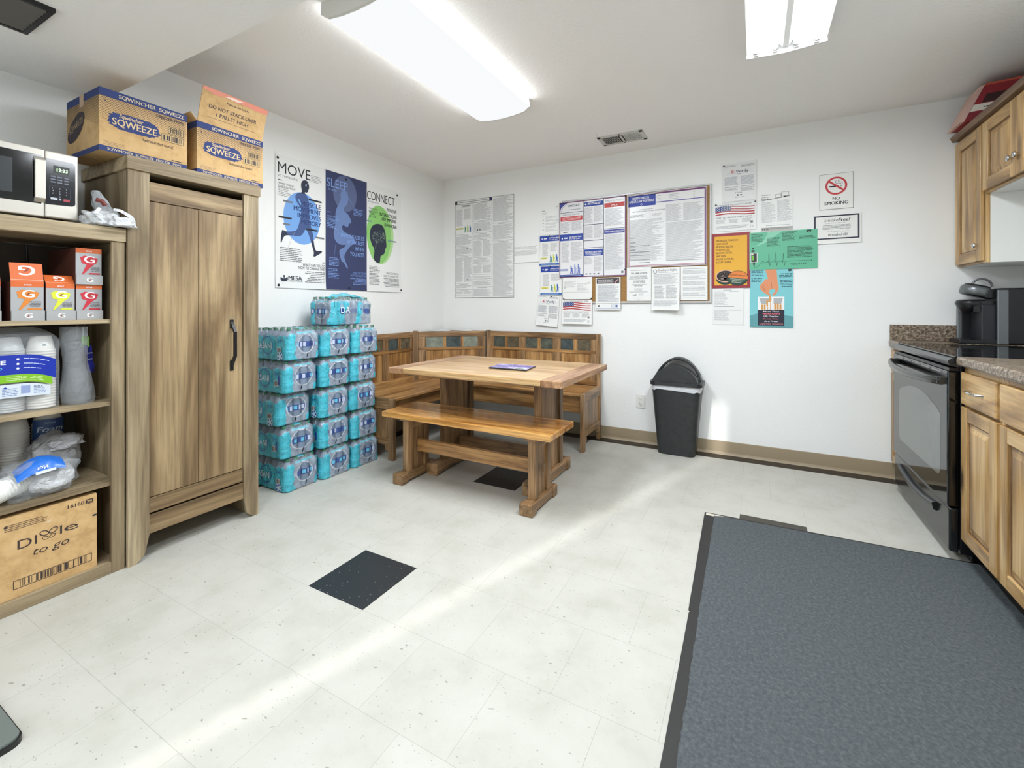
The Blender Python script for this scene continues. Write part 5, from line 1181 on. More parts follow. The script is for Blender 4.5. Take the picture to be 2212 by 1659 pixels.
    for k in range(46):
        a = rnd.uniform(0, 6.28); r = rnd.random() ** .5; u, v = z4(1186 + 66 * r * math.cos(a), 868 + 72 * r * math.sin(a)); n = 6; a0 = rnd.uniform(0, 6.28)
        for i in range(n - 2): F.line((u + .009 * math.cos(a0 + i * .8), v + .009 * math.sin(a0 + i * .8)), (u + .009 * math.cos(a0 + (i + 1) * .8), v + .009 * math.sin(a0 + (i + 1) * .8)), .0016, bx, 5)
    F.line(z4(1165, 935), z4(1155, 1000), .004, bx, 5)
    px('CONNECT', 1072, 502, .075, DK, .330); px('to regenerate', 1080, 530, .018, TXT, .13)
    for s, b, wd in (('POSITIVE', 650, .12), ('INTERACTIONS', 705, .205), ('ARE IMMUNE-', 748, .185), ('ENHANCING', 800, .15)): px(s, 1366, b + 6, .030, ink(34, 48, 42, .6), wd, bold=True, al='R', l=6)
    px("WHEN THINGS", 1090, 602, .014, ink(70, 110, 70), .10, l=6); px("DON'T GO RIGHT", 1090, 628, .014, ink(70, 110, 70), .105, l=6); para(1090, 640, 1165, 692, .0115, ink(80, 130, 80))
    para(1095, 1180, 1200, 1235, .0115, TXT); para(1095, 1250, 1200, 1362, .0115, TXT); px('WHAT CAN YOU DO', 1386, 1266, .019, TXT, .155, al='R', l=6); px('NOW TO CHANGE THIS?', 1386, 1294, .019, TXT, .185, al='R', l=6); para(1232, 1306, 1390, 1385, .0115, TXT, 'R')
    for a, b, w_ in ((1280, 915, 1364), (1065, 712, 1120)): p, q = z4(a, b), z4(w_, b); F.rect(p[0], p[1] - .012, q[0], p[1], ink(120, 150, 150), 6)
    mb.build('printed_sheet', t)
    for a, b in ((182, 92), (190, 1362), (862, 312), (892, 1394), (1371, 470), (1407, 1414)):
        u, v = z4(a, b); mb = MB(); p = fn(u, v, .001); mb.lathe([(.007, 0), (.009, .002), (.004, .005), (0, .006)], p, DK, 12, (1, 0, 0)); mb.build('push_pin', t)
mesa()

GC = {'T': TXT, 'L': TXTL}
def sheet(name, label, x0, z0, x1, z1, off, draw, paper=PAPER, curl=0.0, tilt=0.0, shear=0.0, group=None, cat='notice', pins=(), right_curl=0):
    """paper on the back wall; off = distance of the sheet from the wall"""
    w, h = x1 - x0, z1 - z0; t = thing(name, ((x0 + x1) / 2, -off, z0), label, cat, group); ct, st = math.cos(tilt), math.sin(tilt)
    def fn(u, v, d):
        s = v / h; k = max(0, .55 - s) / .55
        a, b = u - w / 2, v - h; X = a * ct - b * st + b * shear; Z = a * st + b * ct
        return (x0 + w / 2 + X, -(off + curl * k ** 2 + right_curl * (u / w) ** 3 * k + d), z1 + Z)
    mb = MB(); mb.grid(lambda a, b: fn(w * a, h * b, 0), 10, 12, paper); mb.grid(lambda a, b: fn(w * a, h * b, -.0008), 10, 12, paper)
    F = Face(mb, fn, .00035); draw(F, w, h); mb.build('printed_sheet', t)
    for u, v in pins:
        mb = MB(); mb.lathe([(.0055, 0), (.0065, .002), (.0035, .006), (0, .007)], fn(u, v, .0005), BLK, 10, (0, -1, 0)); mb.build('push_pin', t)
    return t
def people(F, u, v, s, cols):
    """three walking figures, one leaning on a frame"""
    for k, (dx, c) in enumerate(zip((0, .34, .68), cols)):
        a = u + dx * s; F.ell(a + .10 * s, v + .80 * s - .12 * s * (k == 0), .06 * s, .07 * s, c, 4, 12)
        top = .72 - .12 * (k == 0)
        F.poly([(a, v), (a + .06 * s, v + .38 * s), (a + .02 * s, v + top * s), (a + .17 * s, v + top * s), (a + .24 * s, v + .40 * s), (a + .26 * s, v), (a + .18 * s, v), (a + .14 * s, v + .28 * s), (a + .08 * s, v)], c, 3)
        F.line((a + .14 * s, v + .6 * s), (a + .32 * s, v + .42 * s), .03 * s, c, 4)
def flag(F, u0, v0, u1, v1):
    W, Hh = u1 - u0, v1 - v0; n = 16; wav = lambda a: .10 * Hh * math.sin(a * 5.2)
    for k in range(7):
        m = ink(176, 58, 62) if k % 2 == 0 else WHITE
        for i in range(n):
            a, b = i / n, (i + 1) / n; F.poly([(u0 + W * a, v0 + Hh * (6 - k) / 7 + wav(a)), (u0 + W * b, v0 + Hh * (6 - k) / 7 + wav(b)), (u0 + W * b, v0 + Hh * (7 - k) / 7 + wav(b)), (u0 + W * a, v0 + Hh * (7 - k) / 7 + wav(a))], m, 1)
    for i in range(6):
        a, b = i / 15, (i + 1) / 15; F.poly([(u0 + W * a, v0 + Hh * 3 / 7 + wav(a)), (u0 + W * b, v0 + Hh * 3 / 7 + wav(b)), (u0 + W * b, v1 + wav(b)), (u0 + W * a, v1 + wav(a))], ink(58, 76, 132), 2)
    for j in range(4):
        for i in range(6): a = (i + .5 + (j % 2) * .3) / 15.5; F.ell(u0 + W * a, v0 + Hh * (.50 + .13 * j) + wav(a), .0028, .0028, WHITE, 3, 6)
def cells(F, cs, m, t=.0018):
    for u0, v0, u1, v1 in cs: F.frame(u0, v0, u1, v1, t, m, 2)

# --- large plain poster with three columns
def d_three(F, w, h):
    g = ink(92, 96, 104); F.frame(0, 0, w, h, .0030, g, 2); a, b = w * .315, w * .645
    F.rect(a - .001, 0, a + .001, h * .965, g, 2); F.rect(b - .001, 0, b + .001, h, g, 2); F.rect(0, h * .962, b, h * .966, g, 2); F.rect(0, h * .966, .026, h, DK, 2); F.rect(b - .032, h * .966, b, h * .998, NAVY, 2); F.rect(.05, h * .978, b - .05, h * .986, TXTL, 2)
    for c0, c1, ys in ((0, a, (.65, .53, .435, .15, .085, .028)), (a, b, (.775, .655, .595, .405, .345, .235, .19, .11)), (b, w, (.735, .56))):
        y = .962 if c1 < w else 1
        for k, v in enumerate(list(ys) + [0]):
            if v: F.rect(c0, h * v - .001, c1, h * v + .001, g, 2)
            e = .010
            if h * (y - v) > .05: F.rect(c0 + (c1 - c0) * .25, h * y - .012, c0 + (c1 - c0) * .75, h * y - .009, TXT, 2)
            if k == 0 and c0 == 0:
                F.para(c0 + .018, h * .74, c0 + .095, h * y - .05, TXTL, .0055, .4, .3, 1); F.para(c0 + .11, h * .80, c1 - .02, h * y - .05, TXTL, .0055, .4, .3, 2); F.text("IT'S THE LAW!", c0 + .085, h * y - .032, .010, DK, .09, True, l=2); F.rect(c0 + .09, h * y - .020, c1 - .03, h * y - .014, TXT, 2)
                F.rect(c0 + .01, h * .705, c0 + .10, h * .720, ink(190, 190, 90), 2); people(F, c0 + .115, h * .67, .085, (ink(74, 140, 116), ink(170, 190, 90), ink(60, 100, 160)))
            elif (c1 - c0) > .2 and (k in (3,) or (c1 < w and k == 5)):
                m_ = (c0 + c1) / 2; F.para(c0 + e, h * v + .012, m_ - .004, h * y - .02, TXTL, .0048, .42, .3, k); F.para(m_ + .004, h * v + .012, c1 - e, h * y - .02, TXTL, .0048, .42, .3, k + 9)
            else: F.para(c0 + e, h * v + .012, c1 - e, h * y - .02, TXTL, .0048 if v == 0 else .0062, .42, .35, k + int(c0 * 90))
            y = v
    for u, v in ((.155, .285), (.155, .60), (.44, .685), (.40, .685)): F.ell(w * u * 1.4 if u < .2 else w * u, h * v if u > .2 else h * (v - .1), .006, .006, DK, 3, 10)
sheet('wall_poster', 'tall black and white legal poster in three text columns, nearest the room corner', .142, 1.222, .828, 2.213, .004, d_three, cat='poster')
def d_faint(F, w, h):
    F.para(.0, h * .55, w * .9, h * .68, TXTL, .009, .3, .5, 2); F.para(0, h * .28, w * .95, h * .52, ink(190, 192, 192), .007, .5, .5, 3); F.line((w * .8, h * .62), (w * .9, h * .72), .004, TXTL, 2)
sheet('notice', 'pale crinkled notice with faint print beside the three-column legal poster', .834, 1.550, 1.092, 1.768, .004, d_faint, paper=WALL, curl=.006)

# --- notice board
t = thing('notice_board', (1.95, 0, 1.165), 'framed cork notice board covered with labour law posters and notices', 'notice board')
mb = MB(); mb.box(1.335, 2.555, -.012, -.001, 1.170, 2.078, CORK); mb.build('cork_panel', t)
mb = MB(); fr = ink(196, 196, 196, .35, .3)
for a in ((1.325, 2.565, 2.072, 2.086), (1.325, 2.565, 1.162, 1.176)): mb.box(a[0], a[1], -.018, -.0005, a[2], a[3], fr)
for a in ((1.325, 1.339), (2.551, 2.565)): mb.box(a[0], a[1], -.018, -.0005, 1.176, 2.072, fr)
mb.build('frame', t, bev=.002)

OFFB = .0195
def law_head(F, w, h, c):
    F.rect(.004, h - .056, w, h - .004, c, 1); F.ell(.028, h - .030, .006, .006, WHITE, 2, 12); F.rect(.045, h - .034, .075, h - .026, WHITE, 2); F.rect(.045, h - .042, .07, h - .039, WHITE, 2)
def d_blue(c2):
    def d(F, w, h):
        law_head(F, w, h, BLUE); F.text('Job Safety and Health', .10, h - .030, .013, WHITE, .100, True, l=2, shear=.15); F.text("IT'S THE LAW!", .10, h - .046, .010, WHITE, .08, l=2, shear=.15)
        F.para(.030, .085, .090, h - .075, TXTL, .0062, .4, .3, 4); F.para(.110, .13, w - .02, h - .075, TXTL, .0062, .4, .3, 5)
        F.rect(.012, .060, .080, .076, YEL, 1); F.rect(.02, .066, .07, .070, ink(150, 150, 80), 2); people(F, .105, .030, .085, (ink(52, 130, 140), ink(200, 206, 60), ink(40, 96, 170))); F.rect(.003, .004, w, .022, ink(36, 96, 170), 1); F.rect(.02, .010, w - .03, .015, ink(150, 180, 220), 2)
    return d
sheet('notice', 'blue-headed safety notice with walking figures, upper one of the pair left of the board', 1.098, 1.508, 1.300, 1.788, .006, d_blue(0), curl=.008, pins=[(.10, .274)])
sheet('notice', 'blue-headed safety notice with walking figures, lower one of the pair left of the board', 1.108, 1.236, 1.322, 1.505, .008, d_blue(0), curl=.008, pins=[(.10, .262)])
def d_form(F, w, h):
    F.text('osha', .012, h - .042, .010, DK, .032, True); F.rect(w - .04, h - .014, w - .015, h - .010, TXTL); F.para(.02, h - .075, .07, h - .055, TXTL, .007, .3); 
    for k in range(5): F.rect(.02, h - .095 - k * .030, .035, h - .091 - k * .030, TXT); F.para(.050, h - .113 - k * .030, w - .004, h - .092 - k * .030, TXTL, .007, .3, .3, k)
sheet('notice', 'plain typed form pinned above the blue-headed notices, half behind the board', 1.108, 1.792, 1.300, 2.054, .005, d_form, paper=WALL)
def d_everify(F, w, h):
    F.para(.01, h - .020, w * .42, h - .008, TXT, .006, .4); F.para(w * .55, h - .028, w * .95, h - .012, TXT, .006, .4); F.poly([(.02, h - .085), (w - .01, h - .075), (w - .04, h - .045), (.03, h - .055)], PAPER2, 1)
    F.text('E', .060, h - .068, .022, RED, .018, True, l=2); F.text('Verify', .088, h - .068, .022, NAVY, .085, True, l=2); F.rect(w * .42, h - .080, w * .56, h - .076, NAVY, 2)
    F.para(.012, .12, w * .46, h - .095, ink(150, 154, 166), .0055, .5, .2, 1); F.para(w * .54, .12, w - .012, h - .095, ink(150, 154, 166), .0055, .5, .2, 2); F.rect(.012, .108, w * .46, .111, TXT); F.rect(w * .54, .108, w - .012, .111, TXT)
    F.para(.012, .080, w * .44, .100, TXT, .006, .4, .3, 5); F.para(w * .54, .072, w * .95, .100, TXT, .006, .4, .3, 6); F.text('E-Verify', w * .38, .060, .010, DK, .045, True); F.ell(w * .45, .045, .007, .007, NAVY, 2, 12); F.ell(w * .55, .045, .008, .006, TXT, 2, 12); F.rect(w * .36, .028, w * .64, .031, TXT)
sheet('notice', 'work eligibility notice pinned crookedly at the lower left of the notice board', 1.085, .955, 1.302, 1.236, .010, d_everify, curl=.014, tilt=-.07, pins=[(.135, .272)])
def d_fed(F, w, h):
    m = ink(112, 48, 96); F.frame(.002, .002, w - .002, h - .002, .008, m, 1); a, b = w * .378, w * .682
    for x in (a, b): F.rect(x - .0025, .006, x + .0025, h - .006, NAVY, 2)
    F.poly([(.006, h - .006), (.006, h - .090), (.020, h - .050), (.060, h - .018), (.090, h - .006)], ink(54, 70, 150), 1); F.line((.016, h - .088), (.034, h - .050), .003, MAROON, 2); F.line((.034, h - .050), (.075, h - .020), .003, MAROON, 2)
    F.text('PAYCHEX', .088, h - .048, .020, NAVY, .105, True, l=2, shear=.2); F.rect(.08, h - .075, .20, h - .071, TXT, 2)
    F.rect(.006, h - .098, a, h - .094, NAVY, 2); F.text('EMPLOYEE RIGHTS', .035, h - .122, .014, TXT, .150, l=2); F.rect(.014, h - .172, a - .008, h - .132, RED, 1); F.para(.03, h - .165, a - .02, h - .14, ink(236, 190, 190), .010, .45, .15, 1, 2, 'C')
    F.para(.016, h - .26, a * .48, h - .182, TXTL, .006, .4, .3, 2); F.para(a * .52, h - .26, a - .01, h - .182, TXTL, .006, .4, .3, 3); F.rect(.04, h - .275, .08, h - .268, DK, 2)
    v = h - .290; F.rect(.006, v - .058, a, v, BLUE, 1); F.ell(.030, v - .036, .007, .007, WHITE, 2, 12); F.rect(.05, v - .040, .08, v - .028, WHITE, 2); F.text('Job Safety and Health', .098, v - .032, .013, WHITE, .112, True, l=2, shear=.15); F.text("IT'S THE LAW!", .098, v - .049, .011, WHITE, .10, True, l=2, shear=.15)
    F.para(.022, .13, a * .42, v - .075, TXTL, .0065, .4, .3, 4); F.para(a * .5, .15, a - .01, v - .075, TXTL, .0065, .4, .3, 5); F.rect(.008, .060, .085, .078, ink(150, 160, 196), 1); people(F, .105, .030, .100, (ink(84, 104, 176), ink(160, 172, 214), ink(104, 122, 186))); F.rect(.006, .006, a, .026, ink(44, 66, 150), 1); F.rect(.015, .013, a - .02, .019, ink(150, 164, 210), 2)
    F.rect(a + .008, h - .060, b - .005, h - .022, BLUE, 1); F.ell(a + .022, h - .040, .008, .008, WHITE, 2, 12); F.para(a + .04, h - .050, b - .02, h - .03, WHITE, .010, .5, .1, 6, 2)
    F.para(a + .01, h - .21, (a + b) / 2 - .004, h - .070, TXTL, .006, .4, .3, 7); F.para((a + b) / 2 + .004, h - .20, b - .008, h - .070, TXTL, .006, .4, .3, 8); F.rect(a, h - .224, b, h - .219, NAVY, 2); F.para(a + .01, h - .34, (a + b) / 2 - .004, h - .235, TXTL, .006, .4, .3, 9); F.para((a + b) / 2 + .004, h - .34, b - .008, h - .235, TXTL, .006, .4, .3, 10); F.rect(a, h - .362, b, h - .357, NAVY, 2)
    F.rect(a, h - .425, b, h - .421, NAVY, 2); F.rect(a + .006, h - .494, b - .006, h - .437, BLUE, 1); F.text('YOUR RIGHTS UNDER USERRA', a + .016, h - .468, .015, WHITE, b - a - .032, True, l=2); F.para(a + .02, h - .490, b - .02, h - .474, WHITE, .008, .4, .1, 2, 2)
    F.para(a + .01, .11, (a + b) / 2 - .004, h - .505, TXTL, .006, .4, .3, 11); F.para((a + b) / 2 + .004, .05, b - .008, h - .505, TXTL, .006, .4, .3, 12)
    for k in range(4): F.rect(a + .02 + k * .036, .022, a + .036 + k * .036, .032, ink(90, 100, 120), 2)
    F.text('EMPLOYEE RIGHTS', b + .016, h - .040, .014, TXT, .155, l=2); F.rect(b + .006, h - .088, w - .012, h - .050, ink(204, 84, 82), 1); F.text('FMLA', b + .07, h - .080, .016, WHITE, .05, True, l=2); F.para(b + .014, h - .25, w - .02, h - .100, TXTL, .0062, .4, .3, 13); F.rect(b, h - .272, w - .01, h - .268, NAVY, 2)
    F.rect(b + .004, h - .312, w - .012, h - .278, ink(74, 80, 160), 1); F.text('YOUR EMPLOYEE RIGHTS', b + .012, h - .302, .013, WHITE, .165, True, l=2); F.para(b + .014, .06, w - .022, h - .322, TXTL, .0068, .4, .35, 14); F.rect(w - .040, .024, w - .022, .044, TXT, 2)
sheet('wall_poster', 'glossy labour law poster with red and blue headers, left half of the notice board', 1.302, 1.392, 1.906, 2.070, .0225, d_fed, paper=ink(232, 232, 234, .25), cat='poster', pins=[(.600, .672), (.597, .055)])
def d_nd(F, w, h):
    F.frame(.004, .004, w - .004, h - .004, .0045, MAROON, 1); F.frame(.013, .013, w - .013, h - .013, .004, ink(150, 50, 80), 1); F.rect(w - .013, .004, w - .0095, h - .004, ink(66, 74, 150), 2)
    F.rect(.010, h - .105, w * .375, h - .012, ink(58, 76, 164), 1); F.text('NORTH DAKOTA', .045, h - .046, .020, WHITE, .135, True, l=2); F.text('LABOR LAW POSTINGS', .018, h - .072, .020, WHITE, .200, True, l=2); F.ring(w * .19, h - .090, .008, .008, .002, WHITE, 2, 14)
    F.rect(w * .375, h - .016, w - .012, h - .009, ink(96, 50, 120), 2); F.rect(w * .375, h - .088, w - .012, h - .082, ink(66, 66, 150), 2)
    for k in range(4): F.rect(w * .39, h - .035 - k * .012, w * .44, h - .032 - k * .012, TXTL, 2); F.rect(w * .55, h - .035 - k * .012, w * .66, h - .032 - k * .012, TXTL, 2); F.rect(w * .84, h - .035 - k * .012, w * .86, h - .032 - k * .012, TXTL, 2)
    F.text('ND MINIMUM WAGE & WORK CONDITIONS', .045, h - .152, .009, TXT, .26, True, l=2); F.rect(.10, h - .135, .21, h - .131, TXTL, 2); F.frame(.152, h - .202, .192, h - .172, .001, TXTL, 2); F.para(.02, h - .20, .14, h - .175, TXT, .008, .4); F.para(.20, h - .20, .29, h - .175, TXTL, .008, .4)
    F.para(.022, .055, w * .475, h - .215, TXTL, .0066, .42, .35, 21); F.para(w * .505, .05, w - .022, h - .26, TXTL, .0066, .42, .3, 22); F.para(w * .505, h - .25, w * .70, h - .115, TXTL, .0066, .42, .35, 23); F.para(w * .72, h - .25, w - .022, h - .115, TXTL, .0066, .42, .35, 24)
    for v in (.235, .275, .335, .40): F.rect(.022, h * v, .07, h * v + .004, TXT, 3)
    for v in (.10, .16, .205, .29): F.rect(.022, h * v, w * .3, h * v + .0025, TXT, 3)
    F.rect(w * .505, .044, w - .03, .047, TXT, 3); F.rect(w * .16, .036, w * .30, .040, DK, 3)
sheet('wall_poster', 'glossy state labour law poster with a blue title block, right half of the board', 1.916, 1.458, 2.532, 2.068, .021, d_nd, paper=ink(232, 232, 232, .25), cat='poster')
def d_minutes(F, w, h):
    F.para(.014, .10, w * .46, h - .040, TXTL, .007, .3, .3, 1); F.para(w * .50, .07, w * .9, h - .060, ink(196, 198, 200), .010, .5, .5, 2); F.text('osha', w - .040, h - .055, .008, TXT, .022); F.rect(.01, .062, w - .02, .064, TXTL); F.rect(.01, .10, .03, .104, TXT)
sheet('notice', 'blank-looking white typed sheet hanging below the federal labour law poster', 1.337, 1.198, 1.610, 1.396, .021, d_minutes, right_curl=.008, pins=[(.268, .006), (.010, .006)])
def d_flag(F, w, h):
    F.text('IF YOU HAVE THE RIGHT TO WORK', .02, h - .016, .010, TXT, w - .05, True); flag(F, .008, h - .088, w - .010, h - .024)
    F.text("DON'T LET ANYONE TAKE IT AWAY", .012, h - .112, .011, TXT, w - .04, True)
    for k in range(3): F.para(.014 + k * w * .31, .058, (k + 1) * w * .31 - .006, h - .122, TXTL, .006, .45, .25, k)
    F.rect(w - .038, .052, w - .022, .068, TXT, 2); F.para(.014, .018, w - .05, .040, TXTL, .008, .45, .2, 6); F.ring(w - .03, .026, .010, .010, .002, TXT, 2, 14)
sheet('notice', 'right-to-work notice with a waving US flag, low at the left under the notice board', 1.330, .978, 1.608, 1.192, .020, d_flag, curl=.010)
def d_emp(F, w, h):
    F.rect(.010, h - .052, w - .010, h - .006, ink(70, 64, 68), 1); F.text('EMPLOYEE RIGHTS', .020, h - .028, .013, WHITE, .135, True, l=2); F.para(.02, h - .046, w * .75, h - .034, ink(200, 196, 196), .006, .45, .1, 1, 2); F.line((w * .78, h - .046), (w - .02, h - .016), .008, ink(206, 150, 150), 2)
    F.para(.018, .062, w - .014, h - .065, ink(150, 154, 168), .0068, .42, .35, 2); F.frame(.02, .075, w * .48, .135, .0012, TXTL, 3); F.rect(.012, .050, w - .012, .052, TXT); F.ell(.030, .030, .008, .008, DK, 2, 12); F.rect(w - .042, .020, w - .024, .040, ink(90, 110, 170), 2); F.rect(.006, .008, w - .006, .012, ink(120, 140, 190), 1); F.para(w * .62, .018, w * .8, .04, ink(130, 146, 190), .006, .4)
sheet('notice', 'employee rights notice with a dark header hanging off the board bottom', 1.641, 1.108, 1.859, 1.382, .020, d_emp, curl=.006)
def d_toemp(F, w, h):
    F.rect(.03, h - .026, w - .04, h - .023, TXTL); F.text('TO EMPLOYEES:', .034, h - .056, .014, DK, .135, True); F.para(.018, h - .10, w - .03, h - .068, TXT, .008, .4, .2, 1, 1, 'C'); F.para(.05, h - .135, w - .05, h - .11, TXT, .008, .45, .1, 2, 1, 'C'); F.rect(.04, h - .142, w - .04, h - .140, TXT)
    F.para(.06, h - .165, w - .07, h - .150, TXT, .008, .45, .1, 3, 1, 'C'); F.para(.06, h - .195, w - .07, h - .175, TXTL, .008, .4, .2, 4, 1, 'C'); F.rect(.02, h - .205, w - .03, h - .202, TXT); F.poly([(.045, .045), (.08, .045), (.08, .058)], TXT, 2); F.para(.10, .045, .14, .060, TXTL, .006, .4); F.rect(.05, .022, w - .06, .024, TXTL); F.ell(w / 2, .010, .0035, .0035, DK, 2, 8)
sheet('notice', 'To Employees notice in black type, left of the sealed employee rights sheet', 1.912, 1.180, 2.112, 1.458, .0195, d_toemp)
def d_rights(F, w, h):
    F.ring(.028, h - .030, .016, .016, .004, TXT, 2, 20); F.text('Employee Rights', .052, h - .028, .017, TXT, .145, True); F.rect(.055, h - .040, w - .04, h - .036, TXTL)
    F.para(.016, h - .135, w - .014, h - .050, TXTL, .0062, .42, .3, 1); F.para(.024, h - .255, w * .47, h - .148, TXT, .0062, .4, .3, 2); F.para(w * .52, h - .255, w - .02, h - .148, TXT, .0062, .4, .3, 3); F.para(.016, .028, w - .014, h - .262, TXTL, .0066, .42, .3, 4)
sheet('notice', 'long Employee Rights sheet with a round seal, its lower corner curling off the board', 2.116, 1.104, 2.334, 1.448, .0245, d_rights, curl=.010, right_curl=.030)
def d_blankr(F, w, h):
    F.rect(.02, h - .020, w - .02, h - .017, TXTL)
    for k in range(5): F.para(.016, h - .062 - k * .044, w - .012, h - .030 - k * .044, TXTL, .0075, .4, .35, k)
    F.ring(w - .05, .10, .006, .006, .0015, TXTL); F.ring(w - .03, .10, .006, .006, .0015, TXTL); F.rect(.02, .018, w - .03, .020, TXTL)
sheet('notice', 'plain typed notice at the lower right corner of the notice board', 2.340, 1.182, 2.536, 1.449, .0195, d_blankr)

# --- right of the board
def d_ev2(F, w, h): d_everify(F, w, h)
s1 = sheet('notice', 'work eligibility notice in a shiny plastic sleeve, highest sheet right of the notice board', 2.644, 1.930, 2.868, 2.212, .006, d_ev2, tilt=.0, pins=[(.006, .276)])
mb = MB()
def slv(u, v): q = Vector((u * 7, v * 9, 1)); return (2.634 + .240 * u, -(.010 + .006 * max(0, noise.noise(q)) + .004 * u * abs(noise.noise(q * 3))), 1.85 + .372 * v)
mb.grid(slv, 26, 34, film('sleeve_plastic', .16, (240, 242, 244), .06, bump=.9, bs=22)); o = mb.build('plastic_sleeve'); o.parent = s1; o.location = -s1.location
def d_flag2(F, w, h): d_flag(F, w, h)
sheet('notice', 'right-to-work notice with a US flag above the smokeless tobacco poster', 2.583, 1.708, 2.868, 1.918, .005, d_flag2, pins=[(.012, .206), (.278, .206)])
def d_wsi(F, w, h):
    F.text('Workforce', .004, h - .020, .010, DK, .055); F.text('Safety', .004, h - .036, .010, TXT, .045); F.text('Insurance', .004, h - .050, .010, DK, .060, True)
    F.line((.004, h - .056), (w * .9, h - .036), .0035, DK, 2); F.frame(w * .46, h - .040, w * .64, h - .016, .0015, DK, 2); F.frame(w * .64, h - .034, w * .88, h - .004, .0015, DK, 2); F.rect(w * .72, h - .040, w * .80, h - .034, DK, 3)
    F.para(.004, .062, w * .47, h - .070, TXTL, .0072, .35, .4, 1); F.para(w * .52, .062, w * .98, h - .062, TXTL, .0072, .35, .4, 2); F.rect(.0, .002, w, .026, ink(178, 176, 170), 1); F.text('WSI', .004, .008, .014, DK, .042, True, l=2); F.para(w * .28, .008, w * .9, .022, TXT, .007, .35, .2, 3, 2); F.rect(.03, .038, w * .9, .041, TXTL)
sheet('notice', 'workers insurance notice with a line-drawn truck, beside the flag notice and above the green poster', 2.899, 1.687, 3.098, 1.968, .005, d_wsi, paper=WALL)
def d_tob(F, w, h):
    F.rect(.022, .022, w - .022, h - .022, ink(230, 174, 58, .6), 1); dk = ink(96, 60, 40, .6)
    L = ['SMOKELESS TOBACCO', 'CAN CAUSE', 'MOUTH CANCER,', 'TOOTH LOSS,', 'BROWN TEETH,', 'JAW PAIN,', 'WHITE PATCHES,', '& GUM DISEASE.']; W_ = [.150, .080, .118, .094, .110, .070, .122, .108]
    for k, (s, ww) in enumerate(zip(L, W_)): F.text(s, .034, h - .062 - k * .0235, .0145, dk, ww, True, l=2)
    F.ell(.098, .078, .068, .052, ink(30, 56, 46), 3); F.ell(.098, .092, .068, .048, ink(222, 176, 150), 4); F.ell(.098, .092, .060, .041, ink(40, 34, 34), 5)
    rnd = random.Random(4)
    for k in range(14): F.ell(.098 + rnd.uniform(-.04, .04), .092 + rnd.uniform(-.024, .024), .012, .006, ink(*rnd.choice([(120, 96, 90), (150, 130, 126), (70, 56, 50)])), 6, 10)
    c = (.182, .074); F.ell(c[0], c[1], .072, .056, ink(40, 30, 30), 7); F.ell(c[0], c[1], .068, .053, ink(226, 132, 60), 8); n = 20
    F.poly([(c[0] + .068 * math.cos(math.pi + math.pi * k / n - .18), c[1] + .053 * math.sin(math.pi + math.pi * k / n - .18)) for k in range(n + 1)], ink(30, 66, 52), 9)
    F.text('SMOKELESS TOBACCO', c[0] - .055, c[1] + .022, .010, dk, .105, True, l=10, rot=-.1); 
    for k, s in enumerate(('CONTAINS MORE THAN', '3 TIMES THE NICOTINE', 'IN CIGARETTES')): F.text(s, c[0] - .052 + .006 * k, c[1] - .006 - k * .013, .008, ink(206, 214, 196), .10 - .018 * k, True, l=10, rot=-.12)
sheet('wall_poster', 'red-bordered yellow poster about smokeless tobacco with open tins, right of the notice board', 2.563, 1.274, 2.830, 1.692, .007, d_tob, paper=ink(150, 44, 52, .45), cat='poster')
def d_green(F, w, h):
    dk = ink(34, 78, 68); lt = ink(138, 206, 176); F.poly([(.03, h * .62), (.06, h * .68), (.10, h * .80), (.12, h - .002), (.21, h - .002), (.16, h * .86), (.12, h * .74), (.07, h * .66)], lt, 1)
    F.rect(.008, h * .20, .052, h * .46, ink(222, 226, 220), 2); F.rect(.012, h * .21, .048, h * .44, ink(44, 48, 50), 3); F.rect(.016, h * .26, .030, h * .38, ink(120, 190, 60), 4); F.rect(.014, h * .40, .026, h * .43, WHITE, 4); F.rect(.014, h * .48, .034, h * .53, ink(40, 44, 46), 2); F.rect(.018, h * .55, .030, h * .59, ink(40, 44, 46), 2); F.poly([(.022, h * .20), (.038, h * .20), (.032, h * .09), (.028, h * .09)], ink(44, 48, 50), 2)
    P = [(.030, .09), (.040, .05), (.055, .08), (.070, .15), (.095, .19), (.110, .19), (.118, .22), (.122, .16), (.126, .42), (.132, .08), (.138, .20), (.158, .20), (.162, .24), (.166, .16), (.170, .44), (.176, .08), (.182, .20), (.205, .20), (.209, .24), (.213, .16), (.217, .42), (.223, .08), (.229, .20), (.385, .20)]
    for a, b in zip(P, P[1:]): F.line((a[0], a[1] * h), (b[0], b[1] * h), .0018, dk, 3)
    F.poly([(.385, h * .185), (.392, h * .20), (.385, h * .215)], dk, 3); F.para(.080, h * .195, .098, h * .225, dk, .004, .5)
    F.para(.012, h * .74, .09, h * .95, dk, .0085, .42, .3, 1, 2); F.para(.112, h * .60, .20, h * .84, dk, .0085, .42, .3, 2, 2); F.para(.21, h * .74, .30, h * .97, dk, .0085, .42, .3, 3, 2); F.para(.312, h * .74, .41, h * .84, dk, .0085, .42, .3, 4, 2); F.para(.24, h * .26, .40, h * .58, dk, .0095, .42, .15, 5, 2)
    F.text('Vaping SUCKS!', .262, h * .10, .013, dk, .095, True, l=2); F.poly([(.355, h * .95), (.365, h * .92), (.372, h * .95), (.379, h * .92), (.388, h * .95), (.384, h * .985), (.359, h * .985)], ink(34, 48, 50), 2)
